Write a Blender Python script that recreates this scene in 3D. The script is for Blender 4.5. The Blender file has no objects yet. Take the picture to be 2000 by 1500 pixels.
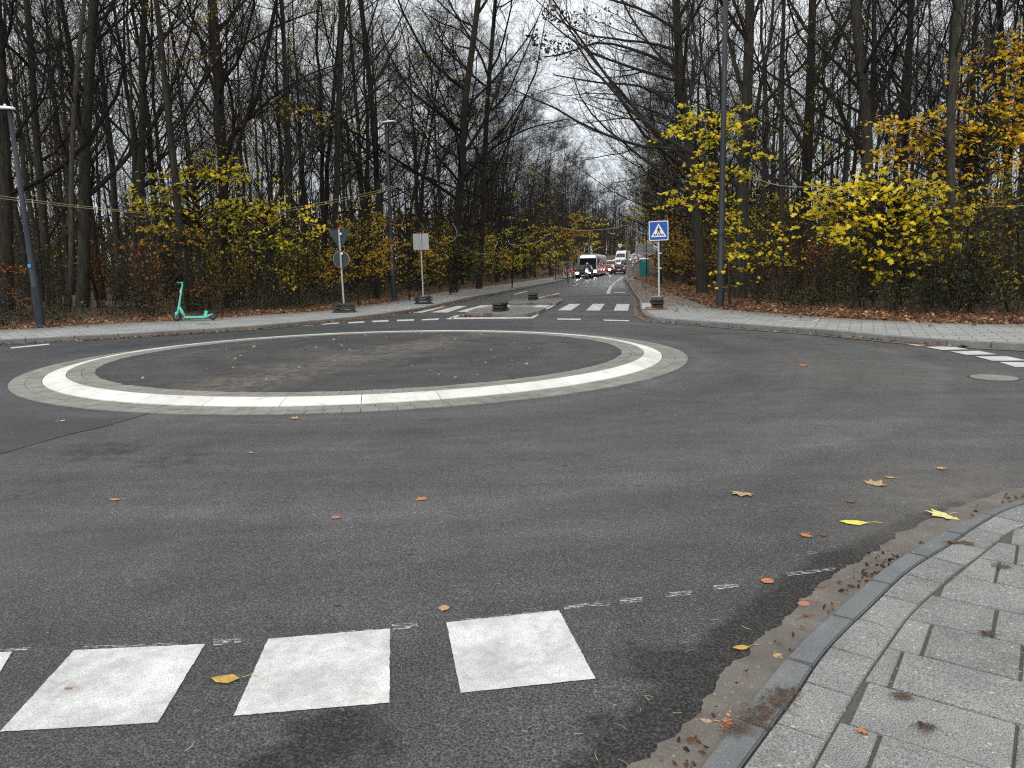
import bpy, bmesh, math, random
import numpy as np
from mathutils import Vector, Matrix
R = math.radians
sc = bpy.context.scene
COL = sc.collection

# ------------------------------------------------------------------ camera
FOC, PITCH, ROLL, EYE = 1470.0, math.atan(230 / 1470), R(-1.0), 1.6
cF = np.array([0, math.cos(PITCH), -math.sin(PITCH)])
_r = np.array([1.0, 0, 0]); _u = np.cross(_r, cF)
cR = _r * math.cos(ROLL) + _u * math.sin(ROLL)
cU = -_r * math.sin(ROLL) + _u * math.cos(ROLL)
CAM = np.array([0, 0, EYE])
cd = bpy.data.cameras.new('camera')
cam = bpy.data.objects.new('camera', cd); COL.objects.link(cam)
cd.sensor_width = 36; cd.lens = 36 * FOC / 2000; cd.clip_start = 0.05; cd.clip_end = 3000
M = Matrix.Identity(4)
for i in range(3):
    M[i][0] = cR[i]; M[i][1] = cU[i]; M[i][2] = -cF[i]; M[i][3] = CAM[i]
cam.matrix_world = M
sc.camera = cam

# ------------------------------------------------------------------ sky and light (overcast)
SUN_EL, SUN_AZ = R(38), R(200)
w = bpy.data.worlds.new('World'); sc.world = w; w.use_nodes = True
nt = w.node_tree; nt.nodes.clear()
wo = nt.nodes.new('ShaderNodeOutputWorld'); bg = nt.nodes.new('ShaderNodeBackground')
sky = nt.nodes.new('ShaderNodeTexSky'); sky.sky_type = 'NISHITA'; sky.sun_disc = False
sky.sun_elevation = SUN_EL; sky.sun_rotation = SUN_AZ
tc = nt.nodes.new('ShaderNodeTexCoord'); no = nt.nodes.new('ShaderNodeTexNoise')
no.inputs['Scale'].default_value = 2.2; no.inputs['Detail'].default_value = 4
rp = nt.nodes.new('ShaderNodeValToRGB')
rp.color_ramp.elements[0].position = .3; rp.color_ramp.elements[0].color = (8.0, 8.35, 8.7, 1)
rp.color_ramp.elements[1].position = .7; rp.color_ramp.elements[1].color = (10.2, 10.3, 10.35, 1)
mx = nt.nodes.new('ShaderNodeMix'); mx.data_type = 'RGBA'; mx.inputs['Factor'].default_value = .92
nt.links.new(tc.outputs['Generated'], no.inputs['Vector']); nt.links.new(no.outputs['Fac'], rp.inputs['Fac'])
sx_ = nt.nodes.new('ShaderNodeSeparateXYZ'); nt.links.new(tc.outputs['Generated'], sx_.inputs[0])
gr_ = nt.nodes.new('ShaderNodeValToRGB'); gr_.color_ramp.elements[0].position = .0; gr_.color_ramp.elements[0].color = (.88, .93, .96, 1)
gr_.color_ramp.elements[1].position = .75; gr_.color_ramp.elements[1].color = (1.45, 1.40, 1.34, 1)
nt.links.new(sx_.outputs['Z'], gr_.inputs['Fac']); mu_ = nt.nodes.new('ShaderNodeMix'); mu_.data_type = 'RGBA'; mu_.blend_type = 'MULTIPLY'; mu_.inputs['Factor'].default_value = 1
nt.links.new(rp.outputs['Color'], mu_.inputs['A']); nt.links.new(gr_.outputs['Color'], mu_.inputs['B'])
nt.links.new(sky.outputs['Color'], mx.inputs['A']); nt.links.new(mu_.outputs['Result'], mx.inputs['B'])
nt.links.new(mx.outputs['Result'], bg.inputs['Color']); bg.inputs['Strength'].default_value = .10
nt.links.new(bg.outputs['Background'], wo.inputs['Surface'])
sl = bpy.data.lights.new('sun', 'SUN'); sl.energy = .9; sl.angle = R(25); sl.color = (1, .97, .93)
sun = bpy.data.objects.new('sun', sl); COL.objects.link(sun)
sun.rotation_euler = (R(90) - SUN_EL, 0, R(180) - SUN_AZ + R(0))
sc.view_settings.view_transform = 'Standard'; sc.view_settings.look = 'None'
sc.view_settings.gamma = 1; sc.view_settings.exposure = 0.3; sc.view_settings.use_curve_mapping = False
sc.cycles.use_denoising = False; sc.cycles.filter_width = 1.2; sc.cycles.max_bounces = 6; sc.cycles.diffuse_bounces = 3; sc.cycles.glossy_bounces = 3
sc.cycles.transmission_bounces = 3; sc.cycles.transparent_max_bounces = 8

# ------------------------------------------------------------------ pixel of the 2000x1500 photograph -> place in the world
def G(px, py, z=0.0):
    d = cF + (px - 1000) / FOC * cR + (750 - py) / FOC * cU
    t = (z - EYE) / d[2]
    return (CAM + t * d)[:2]
def GL(pts, z=0.0): return [tuple(G(a, b, z)) for a, b in pts]
def P(px, py, Y):
    d = cF + (px - 1000) / FOC * cR + (750 - py) / FOC * cU
    return CAM + d * (Y / d[1])
def XAT(px, Y, z=0.0):
    k = (px - 1000) / FOC
    return -(Y * (cR[1] - k * cF[1]) + (z - EYE) * (cR[2] - k * cF[2])) / cR[0]
def elev(y): return 0.0 if y < 108 else (.00175 * (y - 108) ** 2 if y < 120 else .252 + .042 * (y - 120) if y < 200 else min(3.612 + .01 * (y - 200), 4.6))
velev = np.vectorize(elev, otypes=[float])

# ------------------------------------------------------------------ names, labels
def tag(o, label=None, cat=None, group=None, kind=None):
    if label: o['label'] = label
    if cat: o['category'] = cat
    if group: o['group'] = group
    if kind: o['kind'] = kind
    return o
def thing(name, label, cat, loc=(0, 0, 0), rot=(0, 0, 0), group=None):
    o = bpy.data.objects.new(name, None); COL.objects.link(o)
    o.location = loc; o.rotation_euler = rot; o.empty_display_size = .2
    return tag(o, label, cat, group)
def copy_thing(root, loc=None, rot=None, scale=None, label=None, group=None):
    r = root.copy(); COL.objects.link(r)
    def rec(a, b):
        for ch in a.children:
            c = ch.copy(); COL.objects.link(c); c.parent = b; rec(ch, c)
    rec(root, r)
    if loc is not None: r.location = loc
    if rot is not None: r.rotation_euler = rot
    if scale is not None: r.scale = scale
    if label: r['label'] = label
    if group: r['group'] = group
    return r

# ------------------------------------------------------------------ materials
MATS = {}
class N:
    def __init__(s, name):
        s.m = bpy.data.materials.new(name); s.m.use_nodes = True; s.t = s.m.node_tree
        s.b = s.t.nodes['Principled BSDF']; s.o = s.t.nodes['Material Output']; MATS[name] = s.m
    def n(s, typ, **kw):
        n = s.t.nodes.new(typ)
        for k, v in kw.items():
            if k in n.inputs: n.inputs[k].default_value = v
            else: setattr(n, k, v)
        return n
    def l(s, a, b): s.t.links.new(a, b)
    def noise(s, vec, scale, detail=4, rough=.55, dist=0):
        n = s.n('ShaderNodeTexNoise', Scale=scale, Detail=detail, Roughness=rough, Distortion=dist)
        if vec is not None: s.l(vec, n.inputs['Vector'])
        return n.outputs['Fac']
    def ramp(s, fac, stops, interp='LINEAR'):
        r = s.n('ShaderNodeValToRGB'); e = r.color_ramp.elements; r.color_ramp.interpolation = interp
        while len(e) > len(stops): e.remove(e[-1])
        while len(e) < len(stops): e.new(.5)
        for q, (p, c) in zip(e, stops):
            q.position = p; q.color = (c, c, c, 1) if isinstance(c, (int, float)) else (*c, 1)
        s.l(fac, r.inputs['Fac']); return r.outputs['Color']
    def mix(s, fac, a, b, mode='MIX'):
        m = s.n('ShaderNodeMix'); m.data_type = 'RGBA'; m.blend_type = mode
        for v, k in ((fac, 'Factor'), (a, 'A'), (b, 'B')):
            if isinstance(v, (int, float)): m.inputs[k].default_value = v if k == 'Factor' else (v, v, v, 1)
            elif isinstance(v, tuple): m.inputs[k].default_value = (*v, 1)
            else: s.l(v, m.inputs[k])
        return m.outputs['Result']
    def math(s, op, a, b=None, clamp=False):
        m = s.n('ShaderNodeMath'); m.operation = op; m.use_clamp = clamp
        for i, v in enumerate((a, b)):
            if v is None: continue
            if isinstance(v, (int, float)): m.inputs[i].default_value = v
            else: s.l(v, m.inputs[i])
        return m.outputs[0]
    def coord(s, kind='Object', scale=None, rot=None, loc=None):
        c = s.n('ShaderNodeTexCoord').outputs[kind]
        if scale or rot or loc:
            m = s.n('ShaderNodeMapping')
            if scale: m.inputs['Scale'].default_value = scale
            if rot: m.inputs['Rotation'].default_value = rot
            if loc: m.inputs['Location'].default_value = loc
            s.l(c, m.inputs['Vector']); c = m.outputs['Vector']
        return c
    def world(s, scale=None, rot=None, loc=None):
        c = s.n('ShaderNodeNewGeometry').outputs['Position']
        if scale or rot or loc:
            m = s.n('ShaderNodeMapping')
            if loc: m.inputs['Location'].default_value = loc
            if rot: m.inputs['Rotation'].default_value = rot
            if scale: m.inputs['Scale'].default_value = scale
            s.l(c, m.inputs['Vector']); c = m.outputs['Vector']
        return c
    def bump(s, h, strength=.3, dist=.01):
        b = s.n('ShaderNodeBump', Strength=strength, Distance=dist); s.l(h, b.inputs['Height'])
        s.l(b.outputs['Normal'], s.b.inputs['Normal']); return b
    def set(s, **kw):
        for k, v in kw.items():
            k = k.replace('_', ' ')
            if hasattr(v, 'links'): s.l(v, s.b.inputs[k])
            elif isinstance(v, tuple) and len(v) == 3: s.b.inputs[k].default_value = (*v, 1)
            else: s.b.inputs[k].default_value = v
        return s
    def island(s): return s.n('ShaderNodeNewGeometry').outputs['Random Per Island']
    def objrand(s): return s.n('ShaderNodeObjectInfo').outputs['Random']

def simple(name, col, rough=.6, metal=0.0, var=.15, scale=14, bump=0.0, spec=.5):
    m = N(name); f = m.noise(m.coord('Object'), scale, 5, .6)
    c = m.mix(m.ramp(f, [(.3, 0.0), (.7, 1.0)]), tuple(x * (1 - var) for x in col), tuple(min(1, x * (1 + var)) for x in col))
    m.set(Base_Color=c, Roughness=rough, Metallic=metal)
    m.b.inputs['Specular IOR Level'].default_value = spec
    if bump: m.bump(f, bump, .01)
    return m.m
def alpha_out(m, fac):
    tr = m.n('ShaderNodeBsdfTransparent'); mx = m.n('ShaderNodeMixShader')
    m.l(fac, mx.inputs['Fac']); m.l(tr.outputs[0], mx.inputs[1]); m.l(m.b.outputs[0], mx.inputs[2]); m.l(mx.outputs[0], m.o.inputs['Surface'])

def asphalt(name, tint=(1, 1, 1), base=1.0, coarse=1.0, dirt=False, wet=False):
    m = N(name); p = m.world()
    big = m.noise(p, .45, 5, .6, .6); mid = m.noise(p, 2.6, 5, .65)
    agg = m.n('ShaderNodeTexVoronoi', Scale=95.0 * coarse); m.l(p, agg.inputs['Vector'])
    worm = m.n('ShaderNodeTexVoronoi', Scale=62.0 * coarse, feature='DISTANCE_TO_EDGE'); m.l(p, worm.inputs['Vector'])
    fine = m.noise(p, 150, 3, .7)
    c = m.ramp(big, [(.32, .054 * base), (.5, .064 * base), (.7, .078 * base)])
    c = m.mix(1.0, c, m.ramp(mid, [(.25, .78), (.5, 1.0), (.75, 1.18)]), 'MULTIPLY')
    c = m.mix(1.0, c, m.ramp(fine, [(.38, .5), (.5, .95), (.62, 1.7)]), 'MULTIPLY')
    c = m.mix(1.0, c, m.ramp(worm.outputs['Distance'], [(0.0, 2.1), (.05, 1.45), (.16, .82), (.5, .66)]), 'MULTIPLY')
    # streaks worn by the tyres
    st = m.noise(m.world(scale=(.35, 2.2, 1), rot=(0, 0, .5)), 1.0, 4, .6, .8)
    c = m.mix(1.0, c, m.ramp(st, [(.3, .82), (.55, 1.0), (.75, 1.16)]), 'MULTIPLY')
    c = m.mix(1.0, c, tint, 'MULTIPLY')
    # polished and dusty arcs that follow the turning traffic
    dd = m.n('ShaderNodeVectorMath', operation='DISTANCE'); m.l(p, dd.inputs[0]); dd.inputs[1].default_value = (-2.5, 13.8, 0)
    ra = m.math('ADD', m.math('MULTIPLY', dd.outputs['Value'], .9), m.math('MULTIPLY', m.noise(p, .5, 3, .6), .9))
    cx_ = m.n('ShaderNodeCombineXYZ'); m.l(ra, cx_.inputs[0])
    c = m.mix(1.0, c, m.ramp(m.noise(cx_.outputs[0], 1.0, 4, .6), [(.34, .78), (.5, 1.0), (.66, 1.28)]), 'MULTIPLY')
    dv = m.n('ShaderNodeTexVoronoi', Scale=2.3); m.l(m.world(scale=(1, 1.6, 1)), dv.inputs['Vector'])
    c = m.mix(m.ramp(m.math('ADD', dv.outputs['Distance'], m.math('MULTIPLY', m.noise(p, 30, 3, .7), .08)), [(.075, .75), (.10, 0.0)]), c, (.014, .014, .014))
    sp = m.ramp(agg.outputs['Color'], [(.955, 0.0), (.97, .7)])
    c = m.mix(sp, c, (.26, .25, .23))
    if dirt:
        q = m.world(loc=(2.2, -13.6, 0))
        q2 = m.n('ShaderNodeVectorRotate'); q2.rotation_type = 'Z_AXIS'; q2.inputs['Angle'].default_value = -R(66); m.l(q, q2.inputs['Vector'])
        sx = m.n('ShaderNodeSeparateXYZ'); m.l(q2.outputs[0], sx.inputs[0])
        wob = m.math('MULTIPLY', m.math('SUBTRACT', m.noise(p, 1.1, 5, .7), .5), 2.4)
        yy = m.math('ABSOLUTE', m.math('ADD', sx.outputs['Y'], wob))
        band = m.ramp(yy, [(0.0, 1.0), (.42, .75), (.95, 0.0)])
        br = m.ramp(m.noise(p, 7, 6, .75), [(.42, 0.0), (.6, 1.0)])
        f = m.mix(1.0, band, br, 'MULTIPLY')
        c = m.mix(m.math('MULTIPLY', f, .6), c, (.20, .172, .13))
        dk = m.ramp(m.noise(p, .8, 4, .7, 1.5), [(.5, 0.0), (.66, .55)])
        c = m.mix(dk, c, (.018, .018, .019))
    at = m.n('ShaderNodeAttribute', attribute_name='grime')
    gn = m.math('ADD', at.outputs['Fac'], m.math('MULTIPLY', m.math('SUBTRACT', m.noise(p, 7, 6, .75), .5), .9))
    g = m.ramp(gn, [(.42, 0.0), (.66, .86)])
    g = m.mix(1.0, g, m.ramp(at.outputs['Fac'], [(0.0, 0.0), (.12, 1.0)]), 'MULTIPLY')
    c = m.mix(g, c, m.mix(m.ramp(m.noise(p, 75, 4, .75), [(.46, 0.0), (.62, 1.0)]), (.005, .0055, .006), (.062, .059, .054)))
    at2 = m.n('ShaderNodeAttribute', attribute_name='dust')
    d2 = m.math('MULTIPLY', at2.outputs['Fac'], m.ramp(m.noise(p, 5, 6, .7), [(.3, .15), (.65, .9)]))
    c = m.mix(d2, c, (.16, .145, .122))
    rr = m.ramp(mid, [(.3, .58), (.7, .82)])
    if wet:
        wv = m.ramp(m.noise(m.world(scale=(1, .22, 1)), .9, 3, .6, .4), [(.38, .24), (.6, .45)])
        sep = m.n('ShaderNodeSeparateXYZ'); m.l(p, sep.inputs[0])
        fy = m.ramp(m.math('MULTIPLY', sep.outputs['Y'], .01), [(.36, 0.0), (.6, 1.0)])
        rr = m.mix(fy, rr, wv)
    m.set(Base_Color=c, Roughness=rr); m.b.inputs['Specular IOR Level'].default_value = .25
    h = m.math('ADD', worm.outputs['Distance'], m.math('MULTIPLY', fine, .5))
    m.bump(h, .55, .006)
    return m.m
def paint(name, col=(.72, .74, .74), worn=.12, old=0.0, rag=False):
    m = N(name); p = m.world(); f = m.noise(p, 55, 5, .7); b = m.noise(p, 3, 4, .6)
    b2 = m.noise(p, 14, 6, .75, .5); c = m.mix(m.ramp(m.math('MULTIPLY', m.math('ADD', b, b2), .5), [(.38, 0.0), (.60, 1.0)]), tuple(x * (.60 - old) for x in col), col)
    f2 = m.noise(p, 170, 3, .75)
    c = m.mix(m.ramp(f2, [(.385, .6 + worn), (.46, 0.0)]), c, (.24, .235, .22))
    c = m.mix(m.ramp(f, [(.3, .4), (.42, 0.0)]), c, (.34, .33, .31))
    st = m.noise(m.world(scale=(6, 1.5, 1), rot=(0, 0, .8)), 9, 4, .6, .5)
    vz = m.n('ShaderNodeTexVoronoi', Scale=75.0, feature='DISTANCE_TO_EDGE'); m.l(p, vz.inputs['Vector'])
    c = m.mix(1.0, c, m.ramp(vz.outputs['Distance'], [(0.0, .80), (.10, 1.0)]), 'MULTIPLY')
    c = m.mix(m.ramp(st, [(.68, 0.0), (.74, .28)]), c, (.16, .15, .14))
    m.set(Base_Color=c, Roughness=.6); m.bump(f, .35, .003)
    if rag:
        alpha_out(m, m.ramp(m.noise(m.world(scale=(1, 3, 1), rot=(0, 0, .15)), 26, 6, .75), [(.48, 0.0), (.62, .75)]))
    return m.m

A_ROAD = asphalt('asphalt_road', (.985, .985, 1.01), .92, wet=True)
A_NEW = asphalt('asphalt_blue_grey', (.90, .95, 1.0), .78, 1.3)
A_DISC = asphalt('asphalt_disc', (1.0, .99, 1.0), .74, 1.1, dirt=True)
M_PAINT = paint('white_road_paint', (.70, .715, .705), .3, .04); M_PAINT2 = paint('worn_road_paint', (.62, .63, .62), .25, .05)
M_SMEAR = paint('smeared_paint', (.8, .82, .82), rag=True)
def concrete(name, c0, c1, speck=.3, rough=.85, sc_=1.0, isl=True):
    m = N(name); p = m.world()
    f = m.noise(p, 4 * sc_, 5, .6); g = m.noise(p, 190 * sc_, 3, .7)
    c = m.mix(m.ramp(f, [(.3, 0.0), (.7, 1.0)]), c0, c1)
    c = m.mix(1.0, c, m.ramp(g, [(.38, 1 - speck), (.5, 1.0), (.62, 1 + speck)]), 'MULTIPLY')
    if isl: c = m.mix(1.0, c, m.ramp(m.island(), [(0.0, .86), (1.0, 1.1)]), 'MULTIPLY')
    fk = m.n('ShaderNodeTexVoronoi', Scale=110 * sc_); m.l(p, fk.inputs['Vector']); c = m.mix(m.ramp(fk.outputs['Color'], [(.90, 0.0), (.93, min(.8, speck))]), c, (.55, .55, .53))
    fk2 = m.n('ShaderNodeTexVoronoi', Scale=17 * sc_); m.l(p, fk2.inputs['Vector']); c = m.mix(m.ramp(fk2.outputs['Distance'], [(.05, min(.8, speck * 1.6)), (.09, 0.0)]), c, (.05, .048, .04))
    st = m.ramp(m.noise(p, 1.7 * sc_, 5, .75, 1), [(.56, 0.0), (.72, .55)])
    c = m.mix(st, c, (.085, .075, .06))
    m.set(Base_Color=c, Roughness=rough); m.bump(g, .5, .003)
    return m.m
C_PAVER = concrete('grey_paver', (.150, .157, .151), (.222, .228, .219), .6)
C_KERB = concrete('dark_kerb', (.10, .107, .113), (.15, .158, .165), .28)
C_KERB2 = concrete('far_kerb', (.13, .135, .13), (.2, .205, .2), .25)
C_RING = concrete('ring_paver', (.155, .155, .138), (.245, .24, .218), .25)
C_WHITE = concrete('white_ring_kerb', (.56, .56, .52), (.72, .72, .68), .12)
C_GUT = concrete('gutter_concrete', (.085, .077, .066), (.15, .137, .118), .25, isl=False)
C_JOINT = concrete('joint_sand', (.055, .056, .052), (.085, .083, .075), .4, isl=False)
C_BLOCK = concrete('concrete_block', (.33, .33, .32), (.42, .42, .40), .12)
def sidewalk(name, rotz, bw=.48, bh=.3):
    m = N(name); p = m.world(rot=(0, 0, rotz))
    br = m.n('ShaderNodeTexBrick', Scale=1.0); m.l(p, br.inputs['Vector'])
    br.inputs['Brick Width'].default_value = bw; br.inputs['Row Height'].default_value = bh
    br.inputs['Mortar Size'].default_value = .011; br.inputs['Mortar Smooth'].default_value = .3
    br.inputs['Color1'].default_value = (.25, .26, .255, 1); br.inputs['Color2'].default_value = (.32, .33, .32, 1)
    br.inputs['Mortar'].default_value = (.06, .06, .055, 1)
    g = m.noise(m.world(), 120, 3, .7); b = m.noise(m.world(), 1.3, 5, .7, .8)
    c = m.mix(1.0, br.outputs['Color'], m.ramp(g, [(.3, .75), (.7, 1.25)]), 'MULTIPLY')
    at = m.n('ShaderNodeAttribute', attribute_name='dust')
    dn = m.math('MULTIPLY', at.outputs['Fac'], m.ramp(b, [(.3, .4), (.6, 1.0)]))
    c = m.mix(m.ramp(b, [(.5, 0.0), (.75, .45)]), c, (.12, .105, .085))
    c = m.mix(dn, c, (.085, .062, .042))
    m.set(Base_Color=c, Roughness=.85); m.bump(br.outputs['Fac'], -.4, .01)
    return m.m
W_LEFT = sidewalk('left_walk_paving', R(-38)); W_RIGHT = sidewalk('right_walk_paving', R(25))
W_ISLE = sidewalk('island_paving', R(5), .2, .1)
def bark(name, c0, c1, sc_=1.0, moss=0.0):
    m = N(name); p = m.coord('Object', scale=(14 * sc_, 14 * sc_, 2.2 * sc_)); f = m.noise(p, 1.0, 6, .65, .6)
    c = m.mix(m.ramp(f, [(.35, 0.0), (.65, 1.0)]), c0, c1)
    c = m.mix(1.0, c, m.ramp(m.objrand(), [(0.0, .55), (.7, 1.1), (1.0, 1.9)]), 'MULTIPLY')
    if moss:
        c = m.mix(m.ramp(m.noise(m.coord('Object'), 1.1, 4, .6), [(.5, 0.0), (.7, moss)]), c, (.05, .06, .022))
    m.set(Base_Color=c, Roughness=.9); m.bump(f, .7, .02); m.b.inputs['Specular IOR Level'].default_value = .2
    return m.m
B_DARK = bark('dark_bark', (.016, .014, .012), (.052, .046, .039), moss=.4)
B_GREY = bark('grey_bark', (.026, .023, .02), (.078, .070, .058), moss=.4)
B_TWIG = bark('twig_bark', (.013, .0115, .010), (.034, .029, .025), 2)
def leafmat(name, stops, rough=.6, trans=.42, spread=1.0):
    m = N(name); c = m.ramp(m.island(), stops)
    c = m.mix(1.0, c, m.ramp(m.noise(m.coord('Object'), 1.2, 3, .6), [(.35, .7), (.65, 1.25)]), 'MULTIPLY')
    m.set(Base_Color=c, Roughness=rough); m.b.inputs['Specular IOR Level'].default_value = .25
    if trans:
        t = m.n('ShaderNodeBsdfTranslucent'); m.l(c, t.inputs['Color']); mx = m.n('ShaderNodeMixShader'); mx.inputs['Fac'].default_value = trans
        m.l(m.b.outputs[0], mx.inputs[1]); m.l(t.outputs[0], mx.inputs[2]); m.l(mx.outputs[0], m.o.inputs['Surface'])
    return m.m
YEL, GOLD, ORA, RUS, BRN = (.92, .74, .05), (.88, .57, .04), (.60, .27, .03), (.26, .075, .025), (.15, .062, .028)
GRN, OLV, DGR = (.16, .26, .035), (.34, .33, .04), (.028, .045, .014)
L_YEL = leafmat('bright_yellow_leaf', [(0, GRN), (.09, OLV), (.2, (.80, .72, .06)), (.4, YEL), (.85, YEL), (.97, GOLD), (1, ORA)], trans=.5)
L_GOLD = leafmat('golden_leaf', [(0, OLV), (.12, YEL), (.5, GOLD), (.85, (.62, .33, .03)), (1, ORA)])
L_YG = leafmat('yellow_green_leaf', [(0, (.14, .20, .03)), (.22, OLV), (.4, (.6, .52, .05)), (.8, YEL), (1, GOLD)], trans=.48)
L_ORG = leafmat('orange_leaf', [(0, OLV), (.2, (.45, .3, .03)), (.6, (.5, .26, .02)), (1, ORA)])
L_OLV = leafmat('olive_leaf', [(0, (.035, .055, .012)), (.4, (.09, .10, .018)), (.75, (.24, .18, .03)), (1, (.4, .22, .03))])
L_CRUMB = leafmat('brown_crumb', [(0, (.03, .018, .012)), (.6, (.09, .045, .025)), (1, (.2, .11, .055))], .8, 0)
L_SCRAP = leafmat('pale_scrap', [(0, (.10, .05, .03)), (.4, (.22, .13, .07)), (1, (.45, .36, .22))], .8, 0)
L_FAR = leafmat('far_brown_leaf', [(0, (.012, .012, .006)), (.5, (.045, .034, .014)), (.85, (.12, .075, .022)), (1, (.26, .16, .03))])
L_RUS = leafmat('russet_leaf', [(0, RUS), (.5, (.34, .10, .03)), (1, (.36, .19, .05))])
L_DRK = leafmat('dark_ivy_leaf', [(0, (.014, .022, .008)), (.5, (.03, .042, .014)), (.85, (.05, .05, .02)), (1, (.12, .055, .02))], .45, .1)
L_SEED = leafmat('dark_seed_leaf', [(0, (.02, .016, .013)), (1, (.05, .04, .03))], .8, .1)
L_LIT = leafmat('brown_litter', [(0, (.035, .019, .013)), (.35, (.095, .045, .025)), (.7, (.17, .078, .038)), (.92, (.28, .14, .065)), (1, (.45, .31, .17))], .75, 0)
L_GRN = leafmat('fresh_green_leaf', [(0, (.06, .11, .015)), (.6, (.16, .27, .03)), (1, OLV)])
m = N('forest_floor'); p_ = m.world(); f_ = m.noise(p_, 1.6, 6, .7); g_ = m.noise(p_, 26, 5, .75)
c_ = m.mix(m.ramp(f_, [(.35, 0.0), (.65, 1.0)]), (.035, .022, .014), (.085, .05, .028))
c_ = m.mix(m.ramp(g_, [(.45, 0.0), (.6, .7)]), c_, (.15, .075, .036)); m.set(Base_Color=c_, Roughness=.95); m.bump(g_, .8, .03)
FLOOR = m.m
GALV = simple('galvanised_steel', (.42, .45, .47), .45, .55, .12)
POLE = simple('anthracite_paint', (.014, .019, .026), .6, 0, .15, 4)
SIGNB = simple('sign_back_grey', (.018, .030, .037), .6, 0, .08)
SIGNL = simple('light_sign_back', (.30, .32, .32), .6, 0, .1, 6)
RED = simple('red_plastic', (.5, .02, .03), .45)
WHITE = simple('white_enamel', (.78, .79, .80), .35, 0, .04)
BLUE = simple('sign_blue', (.008, .085, .36), .35, 0, .05)
BLACK = simple('black_plastic', (.014, .014, .015), .5, 0, .25)
TEAL = simple('mint_paint', (.13, .58, .45), .38, 0, .06)
TEAL2 = simple('toilet_teal', (.008, .16, .17), .5, 0, .1)
RUBBER = simple('recycled_rubber', (.030, .031, .030), .75, 0, .35, 9, .4)
RUBTOP = simple('dusty_rubber', (.085, .078, .062), .85, 0, .35, 7, .4)
GLASS = simple('dark_glass', (.012, .016, .02), .12, 0, .1, 3, 0, .6)
CABLE = simple('yellow_cable', (.34, .31, .14), .6, 0, .12)
CABLEW = simple('pale_cable', (.42, .40, .32), .6)
WOOD = simple('grey_timber', (.17, .15, .12), .85, 0, .3, 9, .3)
BRICK = simple('red_brick', (.38, .15, .08), .85, 0, .3, 10)
PAINTC = {}
def carpaint(name, col): 
    if name not in PAINTC: PAINTC[name] = simple(name, col, .28, .25, .04, 2)
    return PAINTC[name]
m = N('headlamp'); m.set(Base_Color=(.9, .9, .85), Emission_Color=(1, .95, .82), Emission_Strength=14.0); HEAD = m.m
m = N('amber_lamp'); m.set(Base_Color=(.9, .5, .1), Emission_Color=(1, .55, .15), Emission_Strength=8.0); AMB = m.m
m = N('tail_lamp'); m.set(Base_Color=(.6, .02, .02), Emission_Color=(1, .08, .06), Emission_Strength=3.0); TAIL = m.m
m = N('destination_display'); m.set(Base_Color=(.9, .9, .9), Emission_Color=(1, 1, 1), Emission_Strength=1.0); DISP = m.m
m = N('red_white_stripes'); wv = m.n('ShaderNodeTexWave', Scale=1.0); wv.wave_profile = 'SAW'; m.l(m.coord('Object', scale=(.8, .8, .5), rot=(0, R(38), 0)), wv.inputs['Vector'])
m.set(Base_Color=m.ramp(wv.outputs['Fac'], [(.0, (.7, .68, .66)), (.5, (.45, .03, .03))], 'CONSTANT'), Roughness=.4); STRIPE = m.m
SKIN = simple('skin', (.5, .3, .22), .6)

# ------------------------------------------------------------------ mesh helpers
def link(name, me, mat, parent=None):
    o = bpy.data.objects.new(name, me); COL.objects.link(o)
    for x in (mat if isinstance(mat, (list, tuple)) else [mat]): me.materials.append(x)
    if parent: o.parent = parent
    return o
def npmesh(name, verts, faces_flat, counts, smooth=False):
    me = bpy.data.meshes.new(name); verts = np.asarray(verts, np.float32); ff = np.asarray(faces_flat, np.int32).ravel()
    counts = np.asarray(counts, np.int32)
    me.vertices.add(len(verts)); me.vertices.foreach_set('co', verts.ravel())
    me.loops.add(len(ff)); me.loops.foreach_set('vertex_index', ff)
    me.polygons.add(len(counts)); st = np.zeros(len(counts), np.int32); st[1:] = np.cumsum(counts)[:-1]
    me.polygons.foreach_set('loop_start', st); me.polygons.foreach_set('loop_total', counts)
    me.polygons.foreach_set('use_smooth', np.full(len(counts), bool(smooth)))
    me.update(calc_edges=True); return me
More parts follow.
